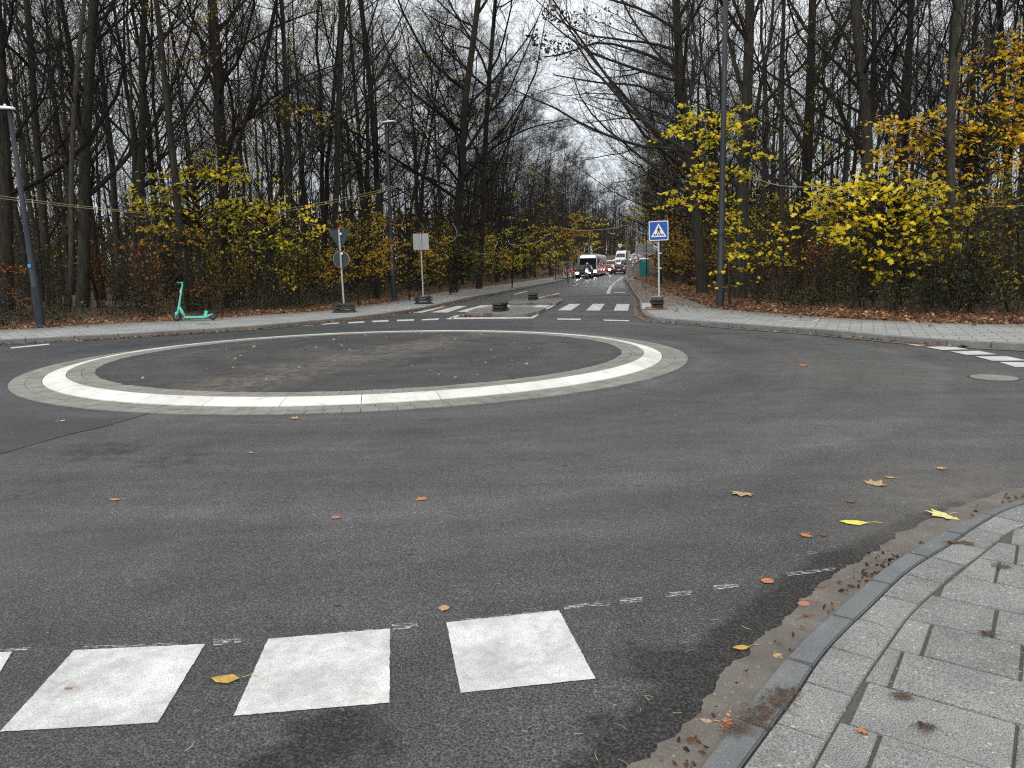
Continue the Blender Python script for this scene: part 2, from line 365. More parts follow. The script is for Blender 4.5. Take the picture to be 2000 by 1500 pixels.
class MB:
    """collects quads/tubes/boxes for one mesh"""
    def __init__(s): s.v = []; s.f = []; s.c = []; s.nv = 0
    def add(s, v, f):
        v = np.asarray(v, float); s.v.append(v)
        for q in f: s.f.extend([i + s.nv for i in q]); s.c.append(len(q))
        s.nv += len(v)
    def raw(s, v, quads):
        s.v.append(v); q = (np.asarray(quads) + s.nv); s.f.extend(q.ravel().tolist()); s.c.extend([q.shape[1]] * len(q)); s.nv += len(v)
    def tube(s, pts, rad, sides=6, cap=False):
        pts = np.asarray(pts, float); n = len(pts); rad = np.broadcast_to(np.asarray(rad, float), (n,))
        d = np.gradient(pts, axis=0); d /= np.linalg.norm(d, axis=1)[:, None] + 1e-9
        ref = np.array([0, 0, 1.0]) if abs(d[:, 2]).mean() < .9 else np.array([1.0, 0, 0])
        a = np.cross(d, ref); a /= np.linalg.norm(a, axis=1)[:, None] + 1e-9; b = np.cross(d, a)
        t = np.arange(sides) * 2 * math.pi / sides
        ring = pts[:, None, :] + rad[:, None, None] * (np.cos(t)[None, :, None] * a[:, None, :] + np.sin(t)[None, :, None] * b[:, None, :])
        i = np.arange(n - 1)[:, None] * sides; k = np.arange(sides)[None, :]; k2 = (k + 1) % sides
        q = np.stack([i + k, i + k2, i + sides + k2, i + sides + k], -1).reshape(-1, 4)
        s.raw(ring.reshape(-1, 3), q)
        if cap:
            b0 = s.nv - n * sides
            s.f.extend([b0 + j for j in range(sides)][::-1]); s.c.append(sides)
            s.f.extend([b0 + (n - 1) * sides + j for j in range(sides)]); s.c.append(sides)
        return s
    def box(s, c, size, rz=0.0, tilt=None, taper=1.0):
        x, y, z = size[0] / 2, size[1] / 2, size[2] / 2
        v = np.array([[-x, -y, -z], [x, -y, -z], [x, y, -z], [-x, y, -z], [-x * taper, -y * taper, z], [x * taper, -y * taper, z], [x * taper, y * taper, z], [-x * taper, y * taper, z]])
        if tilt is not None: v = v @ np.array(Matrix.Rotation(tilt[1], 3, tilt[0])).T
        cz, sz = math.cos(rz), math.sin(rz); v = v @ np.array([[cz, sz, 0], [-sz, cz, 0], [0, 0, 1]]) + np.array(c)
        s.add(v, [(0, 3, 2, 1), (4, 5, 6, 7), (0, 1, 5, 4), (1, 2, 6, 5), (2, 3, 7, 6), (3, 0, 4, 7)]); return s
    def prism(s, outline, z0, z1):
        n = len(outline); v = [(x, y, z0) for x, y in outline] + [(x, y, z1) for x, y in outline]
        s.add(v, [tuple(range(n, 2 * n)), tuple(range(n))[::-1]] + [(i, (i + 1) % n, n + (i + 1) % n, n + i) for i in range(n)]); return s
    def profile(s, outline, y0, y1, flip=False):
        """outline in x,z extruded along y"""
        n = len(outline); v = [(x, y0, z) for x, z in outline] + [(x, y1, z) for x, z in outline]
        s.add(v, [tuple(range(n)), tuple(range(n, 2 * n))[::-1]] + [(i, n + i, n + (i + 1) % n, (i + 1) % n) for i in range(n)]); return s
    def sheet(s, outline, z):
        s.add([(x, y, z) for x, y in outline], [tuple(range(len(outline)))]); return s
    def mesh(s, name, smooth=False): return npmesh(name, np.concatenate(s.v), s.f, s.c, smooth)
    def build(s, name, mat, parent=None, smooth=False, bevel=0.0, seg=2):
        o = link(name, s.mesh(name, smooth), mat, parent)
        if bevel:
            bm = bmesh.new(); bm.from_mesh(o.data); bmesh.ops.recalc_face_normals(bm, faces=bm.faces)
            es = [e for e in bm.edges if len(e.link_faces) == 2 and e.calc_face_angle(0) > .5]
            bmesh.ops.bevel(bm, geom=es, offset=bevel, segments=seg, affect='EDGES', clamp_overlap=True); bm.to_mesh(o.data); bm.free()
        return o
def smoothline(pts, step=.5):
    p = np.array(pts, float); p = np.vstack([2 * p[0] - p[1], p, 2 * p[-1] - p[-2]]); out = []
    for i in range(1, len(p) - 2):
        n = max(2, int(np.linalg.norm(p[i + 1] - p[i]) / step))
        for t in np.linspace(0, 1, n, endpoint=False):
            a, b, c, d = p[i - 1], p[i], p[i + 1], p[i + 2]
            out.append(.5 * ((2 * b) + (c - a) * t + (2 * a - 5 * b + 4 * c - d) * t * t + (3 * b - a - 3 * c + d) * t ** 3))
    out.append(p[-2]); return np.array(out)
def resample(line, step):
    line = np.asarray(line); d = np.r_[0, np.cumsum(np.linalg.norm(np.diff(line, axis=0), axis=1))]
    n = max(2, int(round(d[-1] / step)) + 1); t = np.linspace(0, d[-1], n)
    return np.stack([np.interp(t, d, line[:, k]) for k in range(line.shape[1])], 1)
def normals2(line):
    d = np.gradient(np.asarray(line), axis=0); d /= np.linalg.norm(d, axis=1)[:, None] + 1e-9
    return np.stack([-d[:, 1], d[:, 0]], 1)       # left-hand normal
def stones(mb, line, off0, off1, z0, z1, step=1.0, gap=.008, z1b=None, zfun=None):
    """row of separate stones along a line"""
    L = resample(line, step); nn = normals2(resample(line, step / 4))
    Ls = resample(line, step / 4)
    per = 4; ns = (len(Ls) - 1) // per
    for i in range(ns):
        seg = Ls[i * per:(i + 1) * per + 1]; sn = nn[i * per:(i + 1) * per + 1]
        dd = seg[-1] - seg[0]; dd = dd / (np.linalg.norm(dd) + 1e-9)
        seg = seg.copy(); seg[0] = seg[0] + dd * gap / 2; seg[-1] = seg[-1] - dd * gap / 2
        a = seg + sn * off0; b = seg + sn * off1; k = len(seg)
        za = z1; zb = z1 if z1b is None else z1b
        e = [zfun(p[1]) if zfun else 0.0 for p in seg]
        v = [(*a[j], z0 + e[j]) for j in range(k)] + [(*a[j], za + e[j]) for j in range(k)] + [(*b[j], zb + e[j]) for j in range(k)] + [(*b[j], z0 + e[j]) for j in range(k)]
        f = []
        for j in range(k - 1):
            for r in range(3): f.append((r * k + j, r * k + j + 1, (r + 1) * k + j + 1, (r + 1) * k + j))
        f.append((0, k, 2 * k, 3 * k)); f.append((k - 1, 2 * k - 1, 3 * k - 1, 4 * k - 1)[::-1])
        mb.add(v, f)
def strip(mb, A, B, za, zb, zfun=None):
    n = len(A); v = [(A[i][0], A[i][1], za + (zfun(A[i][1]) if zfun else 0)) for i in range(n)] + [(B[i][0], B[i][1], zb + (zfun(B[i][1]) if zfun else 0)) for i in range(n)]
    mb.add(v, [(i, i + 1, n + i + 1, n + i) for i in range(n - 1)])
def struct(o): o['kind'] = 'structure'; return o
def setattr_(o, name, vals):
    a = o.data.attributes.new(name, 'FLOAT', 'POINT'); a.data.foreach_set('value', np.asarray(vals, np.float32))
def dist_line(p, line):
    p = np.asarray(p); line = np.asarray(line); best = np.full(len(p), 1e9)
    for a, b in zip(line[:-1], line[1:]):
        ab = b - a; t = np.clip(((p - a) @ ab) / (ab @ ab + 1e-12), 0, 1); q = a + t[:, None] * ab
        best = np.minimum(best, np.linalg.norm(p - q, axis=1))
    return best

# ------------------------------------------------------------------ lines of the plan
ZS = .12
kerbL_px = [(0, 664), (175, 655.5), (315, 647), (469, 638), (595, 627.5), (684, 619), (775, 608), (860, 593), (935, 577), (987, 568)]
kerbL = GL(kerbL_px, ZS)
d0 = np.array(kerbL[0]) - np.array(kerbL[1]); d0 /= np.linalg.norm(d0)
kerbL = [tuple(np.array(kerbL[0]) + d0 * 45 + np.array([-6, -14])), tuple(np.array(kerbL[0]) + d0 * 14 + np.array([-1, -2.5]))] + kerbL
farL = [(75, 1094), (98, 1128), (126, 1157), (150, 1177), (200, 1220), (250, 1256), (300, 1283), (400, 1315)]
farR = [(75, 1221), (98, 1221), (126, 1227), (150, 1238), (200, 1268), (250, 1295), (300, 1315), (400, 1339)]
kerbL += [(XAT(p, y, elev(y)), y) for y, p in farL]
KL = smoothline(kerbL, .6)                                   # left edge of the asphalt, going away
backL_px = [(0, 645), (84, 641), (175, 634), (332, 627), (455, 619), (651, 606), (705, 598), (768, 589), (817, 578), (915, 564), (1020, 550)]
backL = GL(backL_px, ZS); d0 = np.array(backL[0]) - np.array(backL[1]); d0 /= np.linalg.norm(d0)
backL = [tuple(np.array(backL[0]) + d0 * 45 + np.array([-6, -14])), tuple(np.array(backL[0]) + d0 * 14 + np.array([-1, -2.5]))] + backL + [(XAT(1062, 88), 88), (XAT(1118, 115), 115)]
BL = smoothline(backL, .6)
kerbR_px = [(1895, 666), (1755, 657), (1650, 647), (1475, 634.5), (1300, 622), (1278, 620.6), (1259, 612), (1252.5, 605), (1250, 594), (1248, 583), (1238, 570), (1229, 556)]
kerbR = GL(kerbR_px, ZS); e0 = G(2000, 671, ZS); dr = np.array(e0) - np.array(kerbR[0]); dr /= np.linalg.norm(dr)
kerbR = [tuple(np.array(e0) + dr * 40), tuple(np.array(e0) + dr * 10), tuple(e0)] + kerbR + [(XAT(p, y, elev(y)), y) for y, p in farR]
KR = smoothline(kerbR, .6)
backR_px = [(2000, 634.5), (1825, 631), (1615, 620.5), (1510, 612), (1412, 604), (1370, 594), (1310, 573), (1268, 556)]
backR = GL(backR_px, ZS); dr2 = np.array(backR[0]) - np.array(backR[1]); dr2 /= np.linalg.norm(dr2)
backR = [tuple(np.array(backR[0]) + dr2 * 45), tuple(np.array(backR[0]) + dr2 * 12)] + backR + [(XAT(1240, 75), 75), (XAT(1234, 100), 100)]
BR = smoothline(backR, .6)

# ------------------------------------------------------------------ ground: one sheet to the horizon
def inside_poly(p, poly):
    poly = np.asarray(poly); x, y = p[:, 0], p[:, 1]; c = np.zeros(len(p), bool); j = len(poly) - 1
    for i in range(len(poly)):
        xi, yi = poly[i]; xj, yj = poly[j]
        m_ = ((yi > y) != (yj > y)) & (x < (xj - xi) * (y - yi) / (yj - yi + 1e-12) + xi); c ^= m_; j = i
    return c
road_poly = np.vstack([KL, KR[::-1], [(42, -14), (-70, -14)]])
wide_poly = np.vstack([BL, [KL[-1]], [KR[-1]], BR[::-1], [(60, -20), (-80, -20)]])
def axis(vals): return np.unique(np.concatenate([np.arange(a, b, s) for a, b, s in vals]))
gx = axis([(-1600, -400, 200), (-400, -80, 20), (-80, -40, 2), (-40, 40, .8), (40, 80, 2), (80, 400, 20), (400, 1601, 200)])
gy = axis([(-400, -40, 60), (-40, 10, 2), (10, 70, .8), (70, 130, 2), (130, 420, 6), (420, 1900, 120)])
X, Y = np.meshgrid(gx, gy); pp = np.stack([X.ravel(), Y.ravel()], 1)
ins = inside_poly(pp, wide_poly); dl = np.minimum(dist_line(pp, BL[::3]), dist_line(pp, BR[::3])); dfar = np.minimum(dist_line(pp, KL[::4]), dist_line(pp, KR[::4]))
zz = np.where(ins | (dfar < .8), -.25, .10 + np.clip(dl - .3, 0, 6) * .035)
zz = np.where(~ins & (dl < .25), .085, zz)
rng = np.random.default_rng(5)
zz = zz + np.where(~ins & (dl > .8), rng.uniform(-.03, .05, len(zz)), 0) + velev(np.clip(pp[:, 1], 0, 400))
nx, ny = len(gx), len(gy); i_, j_ = np.meshgrid(np.arange(nx - 1), np.arange(ny - 1)); k_ = (j_ * nx + i_).ravel()
q = np.stack([k_, k_ + 1, k_ + nx + 1, k_ + nx], 1)
ground = struct(link('ground', npmesh('ground', np.column_stack([pp, zz]), q, np.full(len(q), 4), True), FLOOR))
def gz(x, y):
    """height of the forest floor"""
    p = np.array([[x, y]]); d = min(dist_line(p, BL[::4])[0], dist_line(p, BR[::4])[0])
    return .10 + min(max(d - .3, 0), 6) * .035 + elev(min(y, 400))

# ------------------------------------------------------------------ road
mb = MB()
near = [tuple(p) for p in KL if p[1] < 40] ; nearR = [tuple(p) for p in KR if p[1] < 40]
out = near + nearR[::-1] + [(42, -14), (-70, -14)]
mb.sheet(out, 0.0)
lf = KL[KL[:, 1] >= near[-1][1] - 1e-6]; rf = KR[KR[:, 1] >= nearR[-1][1] - 1e-6]
ys = np.unique(np.r_[np.linspace(max(lf[0, 1], rf[0, 1]) , 110, 40), np.linspace(110, 399, 90)])
lx = np.interp(ys, lf[:, 1], lf[:, 0]); rx = np.interp(ys, rf[:, 1], rf[:, 0])
v = []; f = []
for i, y in enumerate(ys):
    e = elev(y)
    for x in np.linspace(lx[i], rx[i], 3): v.append((x, y, e - .001))
for i in range(len(ys) - 1):
    for k in range(2): a = i * 3 + k; f.append((a, a + 1, a + 4, a + 3))
mb.add(v, f)
road = struct(mb.build('road', A_ROAD))
bm = bmesh.new(); bm.from_mesh(road.data); bmesh.ops.triangulate(bm, faces=[f for f in bm.faces if len(f.verts) > 4]); bmesh.ops.recalc_face_normals(bm, faces=bm.faces)
for f in bm.faces:
    if f.normal.z < 0: f.normal_flip()
bm.to_mesh(road.data); bm.free()
# near sheet of the road, fine enough to carry its grime and crumbling edge
GUT = smoothline([(-.35, 1.2), (.05, 1.78)] + GL([(1235, 1500), (1360, 1384), (1432, 1292), (1500, 1236), (1560, 1180), (1640, 1116), (1700, 1084), (1760, 1044), (1860, 996), (1956, 962), (2000, 951)]) + [(4.5, 5.65), (6.5, 6.5), (9, 7.2), (14, 7.8), (22, 8.0)], .1)
K1 = smoothline([(-.12, 1.2), (.24, 1.72)] + GL([(1366, 1500), (1460, 1376), (1560, 1258), (1652, 1174), (1732, 1106), (1812, 1056), (1892, 1014), (2000, 972)], .035) + [(4.5, 5.42), (6.5, 6.25), (9, 6.95), (14, 7.5), (22, 7.7)], .1)
gx = np.arange(-8, 12.01, .05); gy = np.arange(1.2, 13.5, .045); X, Y = np.meshgrid(gx, gy); pp = np.stack([X.ravel(), Y.ravel()], 1)
nx, ny = len(gx), len(gy); i_, j_ = np.meshgrid(np.arange(nx - 1), np.arange(ny - 1)); k_ = (j_ * nx + i_).ravel()
q = np.stack([k_, k_ + 1, k_ + nx + 1, k_ + nx], 1)
nr = link('worn_asphalt', npmesh('worn_asphalt', np.column_stack([pp, np.full(len(pp), .003)]), q, np.full(len(q), 4)), A_ROAD, road)
dg = dist_line(pp, GUT[::2]); gr = np.clip(1.15 - dg / .30, 0, 1) * 1.0
fade = np.clip((6.2 - pp[:, 1]) / 2.5, .25, 1); gr *= fade
for (px, py, ra, st_) in [(650, 1440, .34, .75), (560, 1490, .3, .7), (720, 1475, .25, .6), (1300, 1300, .35, .7), (1180, 1420, .25, .6), (200, 880, 1.0, .55), (330, 900, .8, .5), (80, 960, .9, .45), (780, 880, .8, .4), (20, 1000, .6, .4), (1760, 740, .9, .35), (300, 1120, .35, .35), (930, 1320, .2, .5), (1540, 1210, .2, .5)]:
    c0 = G(px, py); gr = np.maximum(gr, st_ * np.clip(1.25 - np.linalg.norm((pp - c0) * np.array([1, 1.2]), axis=1) / ra, 0, 1))
edge = np.minimum.reduce([pp[:, 0] + 8, 12 - pp[:, 0], 13.5 - pp[:, 1]]); gr *= np.clip(edge / .4, 0, 1)
setattr_(nr, 'grime', gr)
c1 = G(1860, 990); c2 = G(1990, 930); c3 = G(1700, 1040)
du = np.clip(1 - np.linalg.norm((pp - c1) * [.8, 1], axis=1) / .8, 0, 1) + np.clip(1 - np.linalg.norm((pp - c2) * [.5, 1], axis=1) / .9, 0, 1) + .6 * np.clip(1 - np.linalg.norm(pp - c3, axis=1) / .5, 0, 1)
for (px, py, ra, st_) in [(1640, 715, 1.6, .55), (1500, 690, 1.3, .4), (1760, 735, 1.3, .5), (1880, 790, 1.4, .4), (1420, 860, 1.3, .3), (1180, 1000, .8, .25), (60, 1080, .7, .3)]:
    c0 = G(px, py); du = np.maximum(du, st_ * np.clip(1.2 - np.linalg.norm((pp - c0) * np.array([.7, 1]), axis=1) / ra, 0, 1))
du *= np.clip(edge / .5, 0, 1)
setattr_(nr, 'dust', np.clip(du, 0, 1) * .6)
# newer blue-grey asphalt of the far lane
seam = GL([(-60, 906), (0, 888), (140, 848), (200, 835), (300, 806)])
ring_c = np.array([-2.545, 13.84])
def ringR(th): return 5.516 + .027 * math.cos(th) - .164 * math.sin(th) + .103 * math.cos(2 * th) + .033 * math.sin(2 * th)
outl = [tuple(p + np.array([.17, 0])) if False else tuple(p) for p in KL if -40 < p[0] and p[1] < G(880, 589, ZS)[1]]
poly = seam + [tuple(ring_c + np.array([math.cos(t), math.sin(t)]) * 5.0) for t in np.linspace(R(215), R(55), 14)] + GL([(1040, 640), (1040, 626), (870, 626), (800, 612)]) + outl[::-1] + [(-40, 5), (-30, 5.5)]
mb = MB(); mb.sheet(poly, .006)
pt = mb.build('asphalt_patch', A_NEW, road)
bm = bmesh.new(); bm.from_mesh(pt.data); bmesh.ops.triangulate(bm, faces=bm.faces)
for f in bm.faces:
    if f.normal.z < 0: f.normal_flip()
bm.to_mesh(pt.data); bm.free()
mb = MB(); sm_ = smoothline(seam, .15); jit = np.random.default_rng(3).normal(0, .006, len(sm_))
strip(mb, sm_ + np.stack([0 * jit, jit - .012], 1), sm_ + np.stack([0 * jit, jit + .014], 1), .008, .008); mb.build('tar_seam', BLACK, road)

# ------------------------------------------------------------------ road markings
def mark(name, quads, mat=M_PAINT, z=.011, rag=.004, seed=1):
    mb = MB(); rr = random.Random(seed)
    for qd in quads:
        w_ = GL(qd, 0.0); pts = []
        for a, b in zip(w_, w_[1:] + w_[:1]):
            L = math.dist(a, b); n = max(1, int(L / .02)) if L < 3 and a[1] < 5 else max(1, int(L / .25))
            for k in range(n):
                t = k / n; j = rag if k else rag * .4
                pts.append((a[0] + (b[0] - a[0]) * t + rr.gauss(0, j * .6), a[1] + (b[1] - a[1]) * t + rr.gauss(0, j * .6)))
        mb.sheet(pts, z)
    o = mb.build(name, mat, road); 
    bm = bmesh.new(); bm.from_mesh(o.data)
    for f in bm.faces:
        if f.normal.z < 0: f.normal_flip()
    bm.to_mesh(o.data); bm.free()
    return o
for k, qd in enumerate([[(872, 1218), (1092, 1194), (1163, 1328), (900, 1356)], [(524, 1250), (762, 1230), (761, 1375), (456, 1401)], [(145, 1272), (401, 1260), (308, 1414), (0, 1432)], [(-235, 1290), (24, 1275), (-75, 1440), (-380, 1450)]]):
    mark('block_marking', [qd], seed=k, rag=.0016, z=.0062)
for k, qd in enumerate([[(1757.7, 670.5), (1806.5, 668.5), (1841, 674.8), (1790, 676.3)], [(1806.5, 678.5), (1861, 676.7), (1892, 683.5), (1839.5, 684.5)], [(1856, 687.5), (1911.5, 686.2), (1948, 693.4), (1887.5, 694)], [(1904.7, 697.3), (1967, 697), (2007, 705.5), (1937, 705.7)], [(1952, 708.5), (2019, 709), (2060, 718.7), (1983.5, 718.5)]]):
    mark('block_marking', [qd], seed=k)
for k, qd in enumerate([[(1111.8, 594), (1134, 594), (1115, 606.9), (1089.4, 606.6)], [(1158, 594), (1181.4, 594), (1171.3, 607.3), (1144.4, 607)], [(1204.2, 594.3), (1229.4, 594.3), (1226.6, 607.6), (1198.6, 607.3)], [(792.5, 610.7), (845, 598.8), (871, 599.5), (824, 611.4)], [(841.5, 610.7), (894, 597.8), (913, 598), (873, 611)], [(892, 609.3), (939.5, 596.7), (962, 596), (915, 610)]]):
    mark('zebra_stripe', [qd], seed=k)
for k, qd in enumerate([[(627, 632.7), (661, 630.3), (663, 632.3), (629, 635)], [(679, 630), (711, 628), (712, 630.8), (681, 632.5)], [(726, 627), (759, 625.6), (759, 628.5), (728, 630)], [(776, 625.2), (809, 624), (808.5, 627), (775.5, 628)], [(824, 624.2), (858, 622.3), (856, 625.3), (823, 626.5)], [(576, 635), (610, 633.3), (612, 635.8), (579, 638)], [(20, 679.5), (95, 672), (97, 674), (24, 681.5)], [(152, 665.5), (213, 660), (221, 661.5), (157, 667)],
                        [(1088, 622.7), (1136, 623), (1133, 625.6), (1089, 625)], [(1178, 624.8), (1229, 626.2), (1228, 628.4), (1180, 627)], [(1269, 627.6), (1320, 629.6), (1319, 631.6), (1271, 630)]]):
    mark('give_way_dash', [qd], seed=k)
mark('island_outline_marking', [[(870, 624), (893, 616), (899, 617), (881, 624.3)], [(883, 620.8), (1037, 619.7), (1035, 622.6), (881, 624.2)], [(1034, 622.6), (1047, 614), (1053, 615), (1041, 622.6)]])
mark('edge_line', [[(1002, 575), (1029, 568.5), (1031, 569.4), (1005, 576)], [(1052, 581), (1092, 572.5), (1093, 574), (1054, 582.5)]], M_PAINT2)
def line_mark(name, pts, wd, mat=M_PAINT2, zf=elev):
    L = smoothline(pts, 1.0); n = normals2(L); mb = MB(); strip(mb, L - n * wd / 2, L + n * wd / 2, .011, .011, zf); o = mb.build(name, mat, road)
    bm = bmesh.new(); bm.from_mesh(o.data)
    for f in bm.faces:
        if f.normal.z < 0: f.normal_flip()
    bm.to_mesh(o.data); bm.free(); return o
line_mark('lane_line', GL([(1188, 574), (1190, 567), (1195, 558), (1204, 550)]), .22)
line_mark('lane_line', GL([(1206, 549), (1212, 544.5), (1221, 539)]), .3)
line_mark('lane_line', [tuple(G(1223, 538)), (XAT(1228, 125, elev(125)), 125), (XAT(1236, 150, elev(150)), 150)], .35)
mark('stop_bar', [[(1199, 571), (1222, 571.3), (1222, 572.6), (1199, 572.3)]], M_PAINT2)
for a, b in [((1118, 559), (1128, 556)), ((1136, 553.5), (1145, 551)), ((1150, 549.5), (1158, 547))]:
    line_mark('centre_dash', [tuple(G(*a)), tuple(G(*b))], .14)
sme = [[(415, 1251), (470, 1248), (472, 1258), (418, 1264)], [(765, 1222), (815, 1219), (817, 1229), (768, 1233)], [(1100, 1185), (1190, 1177), (1192, 1184), (1102, 1193)], [(1208, 1172), (1254, 1168), (1254, 1179), (1212, 1182)], [(1298, 1160), (1352, 1156), (1350, 1164), (1300, 1169)], [(1393, 1146), (1444, 1142), (1442, 1150), (1395, 1155)], [(1535, 1121), (1633, 1109), (1630, 1116), (1540, 1128)], [(660, 1237), (740, 1229), (742, 1233), (662, 1240)], [(160, 1265), (350, 1257), (350, 1262), (165, 1269)], [(0, 1270), (60, 1266), (60, 1272), (0, 1276)], [(900, 1212), (1060, 1195), (1062, 1199), (902, 1216)]]
mark('smeared_marking', sme, M_SMEAR, .0068, .0)

# ------------------------------------------------------------------ roundabout ring: pavers, white ramp kerb, raised asphalt disc
TH = np.linspace(0, 2 * math.pi, 361)
def ring(off): return np.array([ring_c + np.array([math.cos(t), math.sin(t)]) * (ringR(t) - off) for t in TH])
isl = bpy.data.objects.new('roundabout_island', None); COL.objects.link(isl); isl['kind'] = 'structure'
mb = MB(); strip(mb, ring(0.01), ring(.43), .008, .012); strip(mb, ring(.72), ring(1.13), .066, .068); mb.build('ring_bed', C_JOINT, isl)
def paver_row(off0, off1, z0, z1, n, phase, mat, name, gap=.007):
    mb = MB(); rr = random.Random(n)
    for i in range(n):
        t0 = (i + phase) / n * 2 * math.pi; t1 = (i + 1 + phase) / n * 2 * math.pi; v = []
        g_ = gap / 5.3; jz = rr.uniform(-.0015, .0015)
        for t in (t0 + g_ / 2, (t0 + t1) / 2, t1 - g_ / 2):
            for off, z in ((off0, z0), (off1, z1)):
                pt_ = ring_c + np.array([math.cos(t), math.sin(t)]) * (ringR(t) - off); v.append((*pt_, z + jz))
        v += [(x, y, z - .03) for x, y, z in v]
        mb.add(v, [(0, 2, 3, 1), (2, 4, 5, 3), (0, 6, 8, 2), (2, 8, 10, 4), (1, 3, 9, 7), (3, 5, 11, 9), (0, 1, 7, 6), (4, 10, 11, 5)])
    return mb.build(name, mat, isl)
paver_row(0, .205, .014, .018, 168, 0, C_RING, 'outer_paving_ring')
paver_row(.213, .418, .018, .022, 165, .5, C_RING, 'outer_paving_ring')
paver_row(.75, .94, .075, .076, 150, 0, C_RING, 'inner_paving_ring')
paver_row(.948, 1.14, .076, .077, 146, .5, C_RING, 'inner_paving_ring')
mb = MB(); NK = 34
for i in range(NK):
    t0 = (i + .3) / NK * 2 * math.pi; t1 = (i + 1.3) / NK * 2 * math.pi; g_ = .009 / 5.2; ts = np.linspace(t0 + g_ / 2, t1 - g_ / 2, 6); v = []
    prof = [(.425, 0.0), (.43, .030), (.60, .072), (.66, .084), (.735, .085), (.742, .06)]
    for t in ts:
        for off, z in prof:
            pt_ = ring_c + np.array([math.cos(t), math.sin(t)]) * (ringR(t) - off); v.append((*pt_, z))
    m_ = len(prof); f = [(k * m_ + j, (k + 1) * m_ + j, (k + 1) * m_ + j + 1, k * m_ + j + 1) for k in range(5) for j in range(m_ - 1)]
    f += [tuple(range(m_)), tuple(range(5 * m_, 6 * m_))[::-1]]
    mb.add(v, f)
mb.build('white_ramp_kerb', C_WHITE, isl)
mb = MB(); rr = np.random.default_rng(2); rim = []
for t in TH[:-1]:
    r_ = ringR(t) - 1.13 + rr.normal(0, .012); rim.append(ring_c + np.array([math.cos(t), math.sin(t)]) * r_)
rim = np.array(rim); rings_ = [rim] + [ring_c + (rim - ring_c) * s for s in (.97, .8, .5, .2)]; zs = [.079, .083, .10, .12, .13]
v = np.vstack([np.column_stack([a, np.full(360, z)]) for a, z in zip(rings_, zs)] + [np.array([[*ring_c, .132]])])
f = [(k * 360 + j, k * 360 + (j + 1) % 360, (k + 1) * 360 + (j + 1) % 360, (k + 1) * 360 + j) for k in range(4) for j in range(360)] + [(1440 + j, 1440 + (j + 1) % 360, 1800) for j in range(360)]
mb.add(v, f); mb.build('asphalt_disc', A_DISC, isl, smooth=True)

# ------------------------------------------------------------------ far kerbs and pavements
mb = MB()
Lk = KL[(KL[:, 1] < G(987, 568, ZS)[1] + .5)]
stones(mb, Lk, 0, .14, -.1, ZS, 1.0, .012)
k2_ = smoothline(GL([(1031, 568), (1049, 561.5), (1072, 553.5)], ZS) + [(XAT(1092, 75), 75), (XAT(1126, 98), 98), (XAT(1140, 110), 110)], .6)
Rk = KR[(KR[:, 1] < 110)]
stones(mb, Rk[::-1], 0, .14, -.1, ZS, 1.0, .012)
stones(mb, KL[(KL[:, 1] > 44) & (KL[:, 1] < 110)], 0, .14, -.1, .10, 1.0, .012)
struct(mb.build('kerb', C_KERB2, bevel=.012, seg=1))
mb = MB(); n_ = normals2(Rk[::-1]); strip(mb, Rk[::-1] - n_ * .22, Rk[::-1], .012, .012)
n_ = normals2(Lk); strip(mb, Lk - n_ * .0, Lk - n_ * .16, .012, .012)
struct(mb.build('gutter', C_GUT))
def walk(name, K, B, mat, ymax):
    K = K[K[:, 1] < ymax]; B = B[B[:, 1] < ymax]; n = 260; K = resample(K, .1); B = resample(B, .1)
    K = K[np.linspace(0, len(K) - 1, n).astype(int)]; B = B[np.linspace(0, len(B) - 1, n).astype(int)]
    rows = 7; v = []; du = []
    for i in range(n):
        for t in np.linspace(0, 1, rows): v.append((*(K[i] * (1 - t) + B[i] * t), ZS - .002 + .012 * t + elev(K[i][1]))); du.append(max(max(0, (t - .55) / .45) ** 1.2 * .9, float(np.clip((K[i][1] - 25.5) / 3, 0, 1) * .7 if name == 'right_pavement' else np.clip((K[i][1] - 34) / 8, 0, 1) * .5)))
    f = [(i * rows + k, (i + 1) * rows + k, (i + 1) * rows + k + 1, i * rows + k + 1) for i in range(n - 1) for k in range(rows - 1)]
    mb = MB(); mb.add(v, f); o = mb.build(name, mat); setattr_(o, 'dust', du); return struct(o)
def inner(line, d):
    return line + normals2(line) * d
lw = walk('left_pavement', inner(KL, .146), BL, W_LEFT, 112)
rw = walk('right_pavement', inner(KR[::-1], .146)[::-1], BR, W_RIGHT, 100)

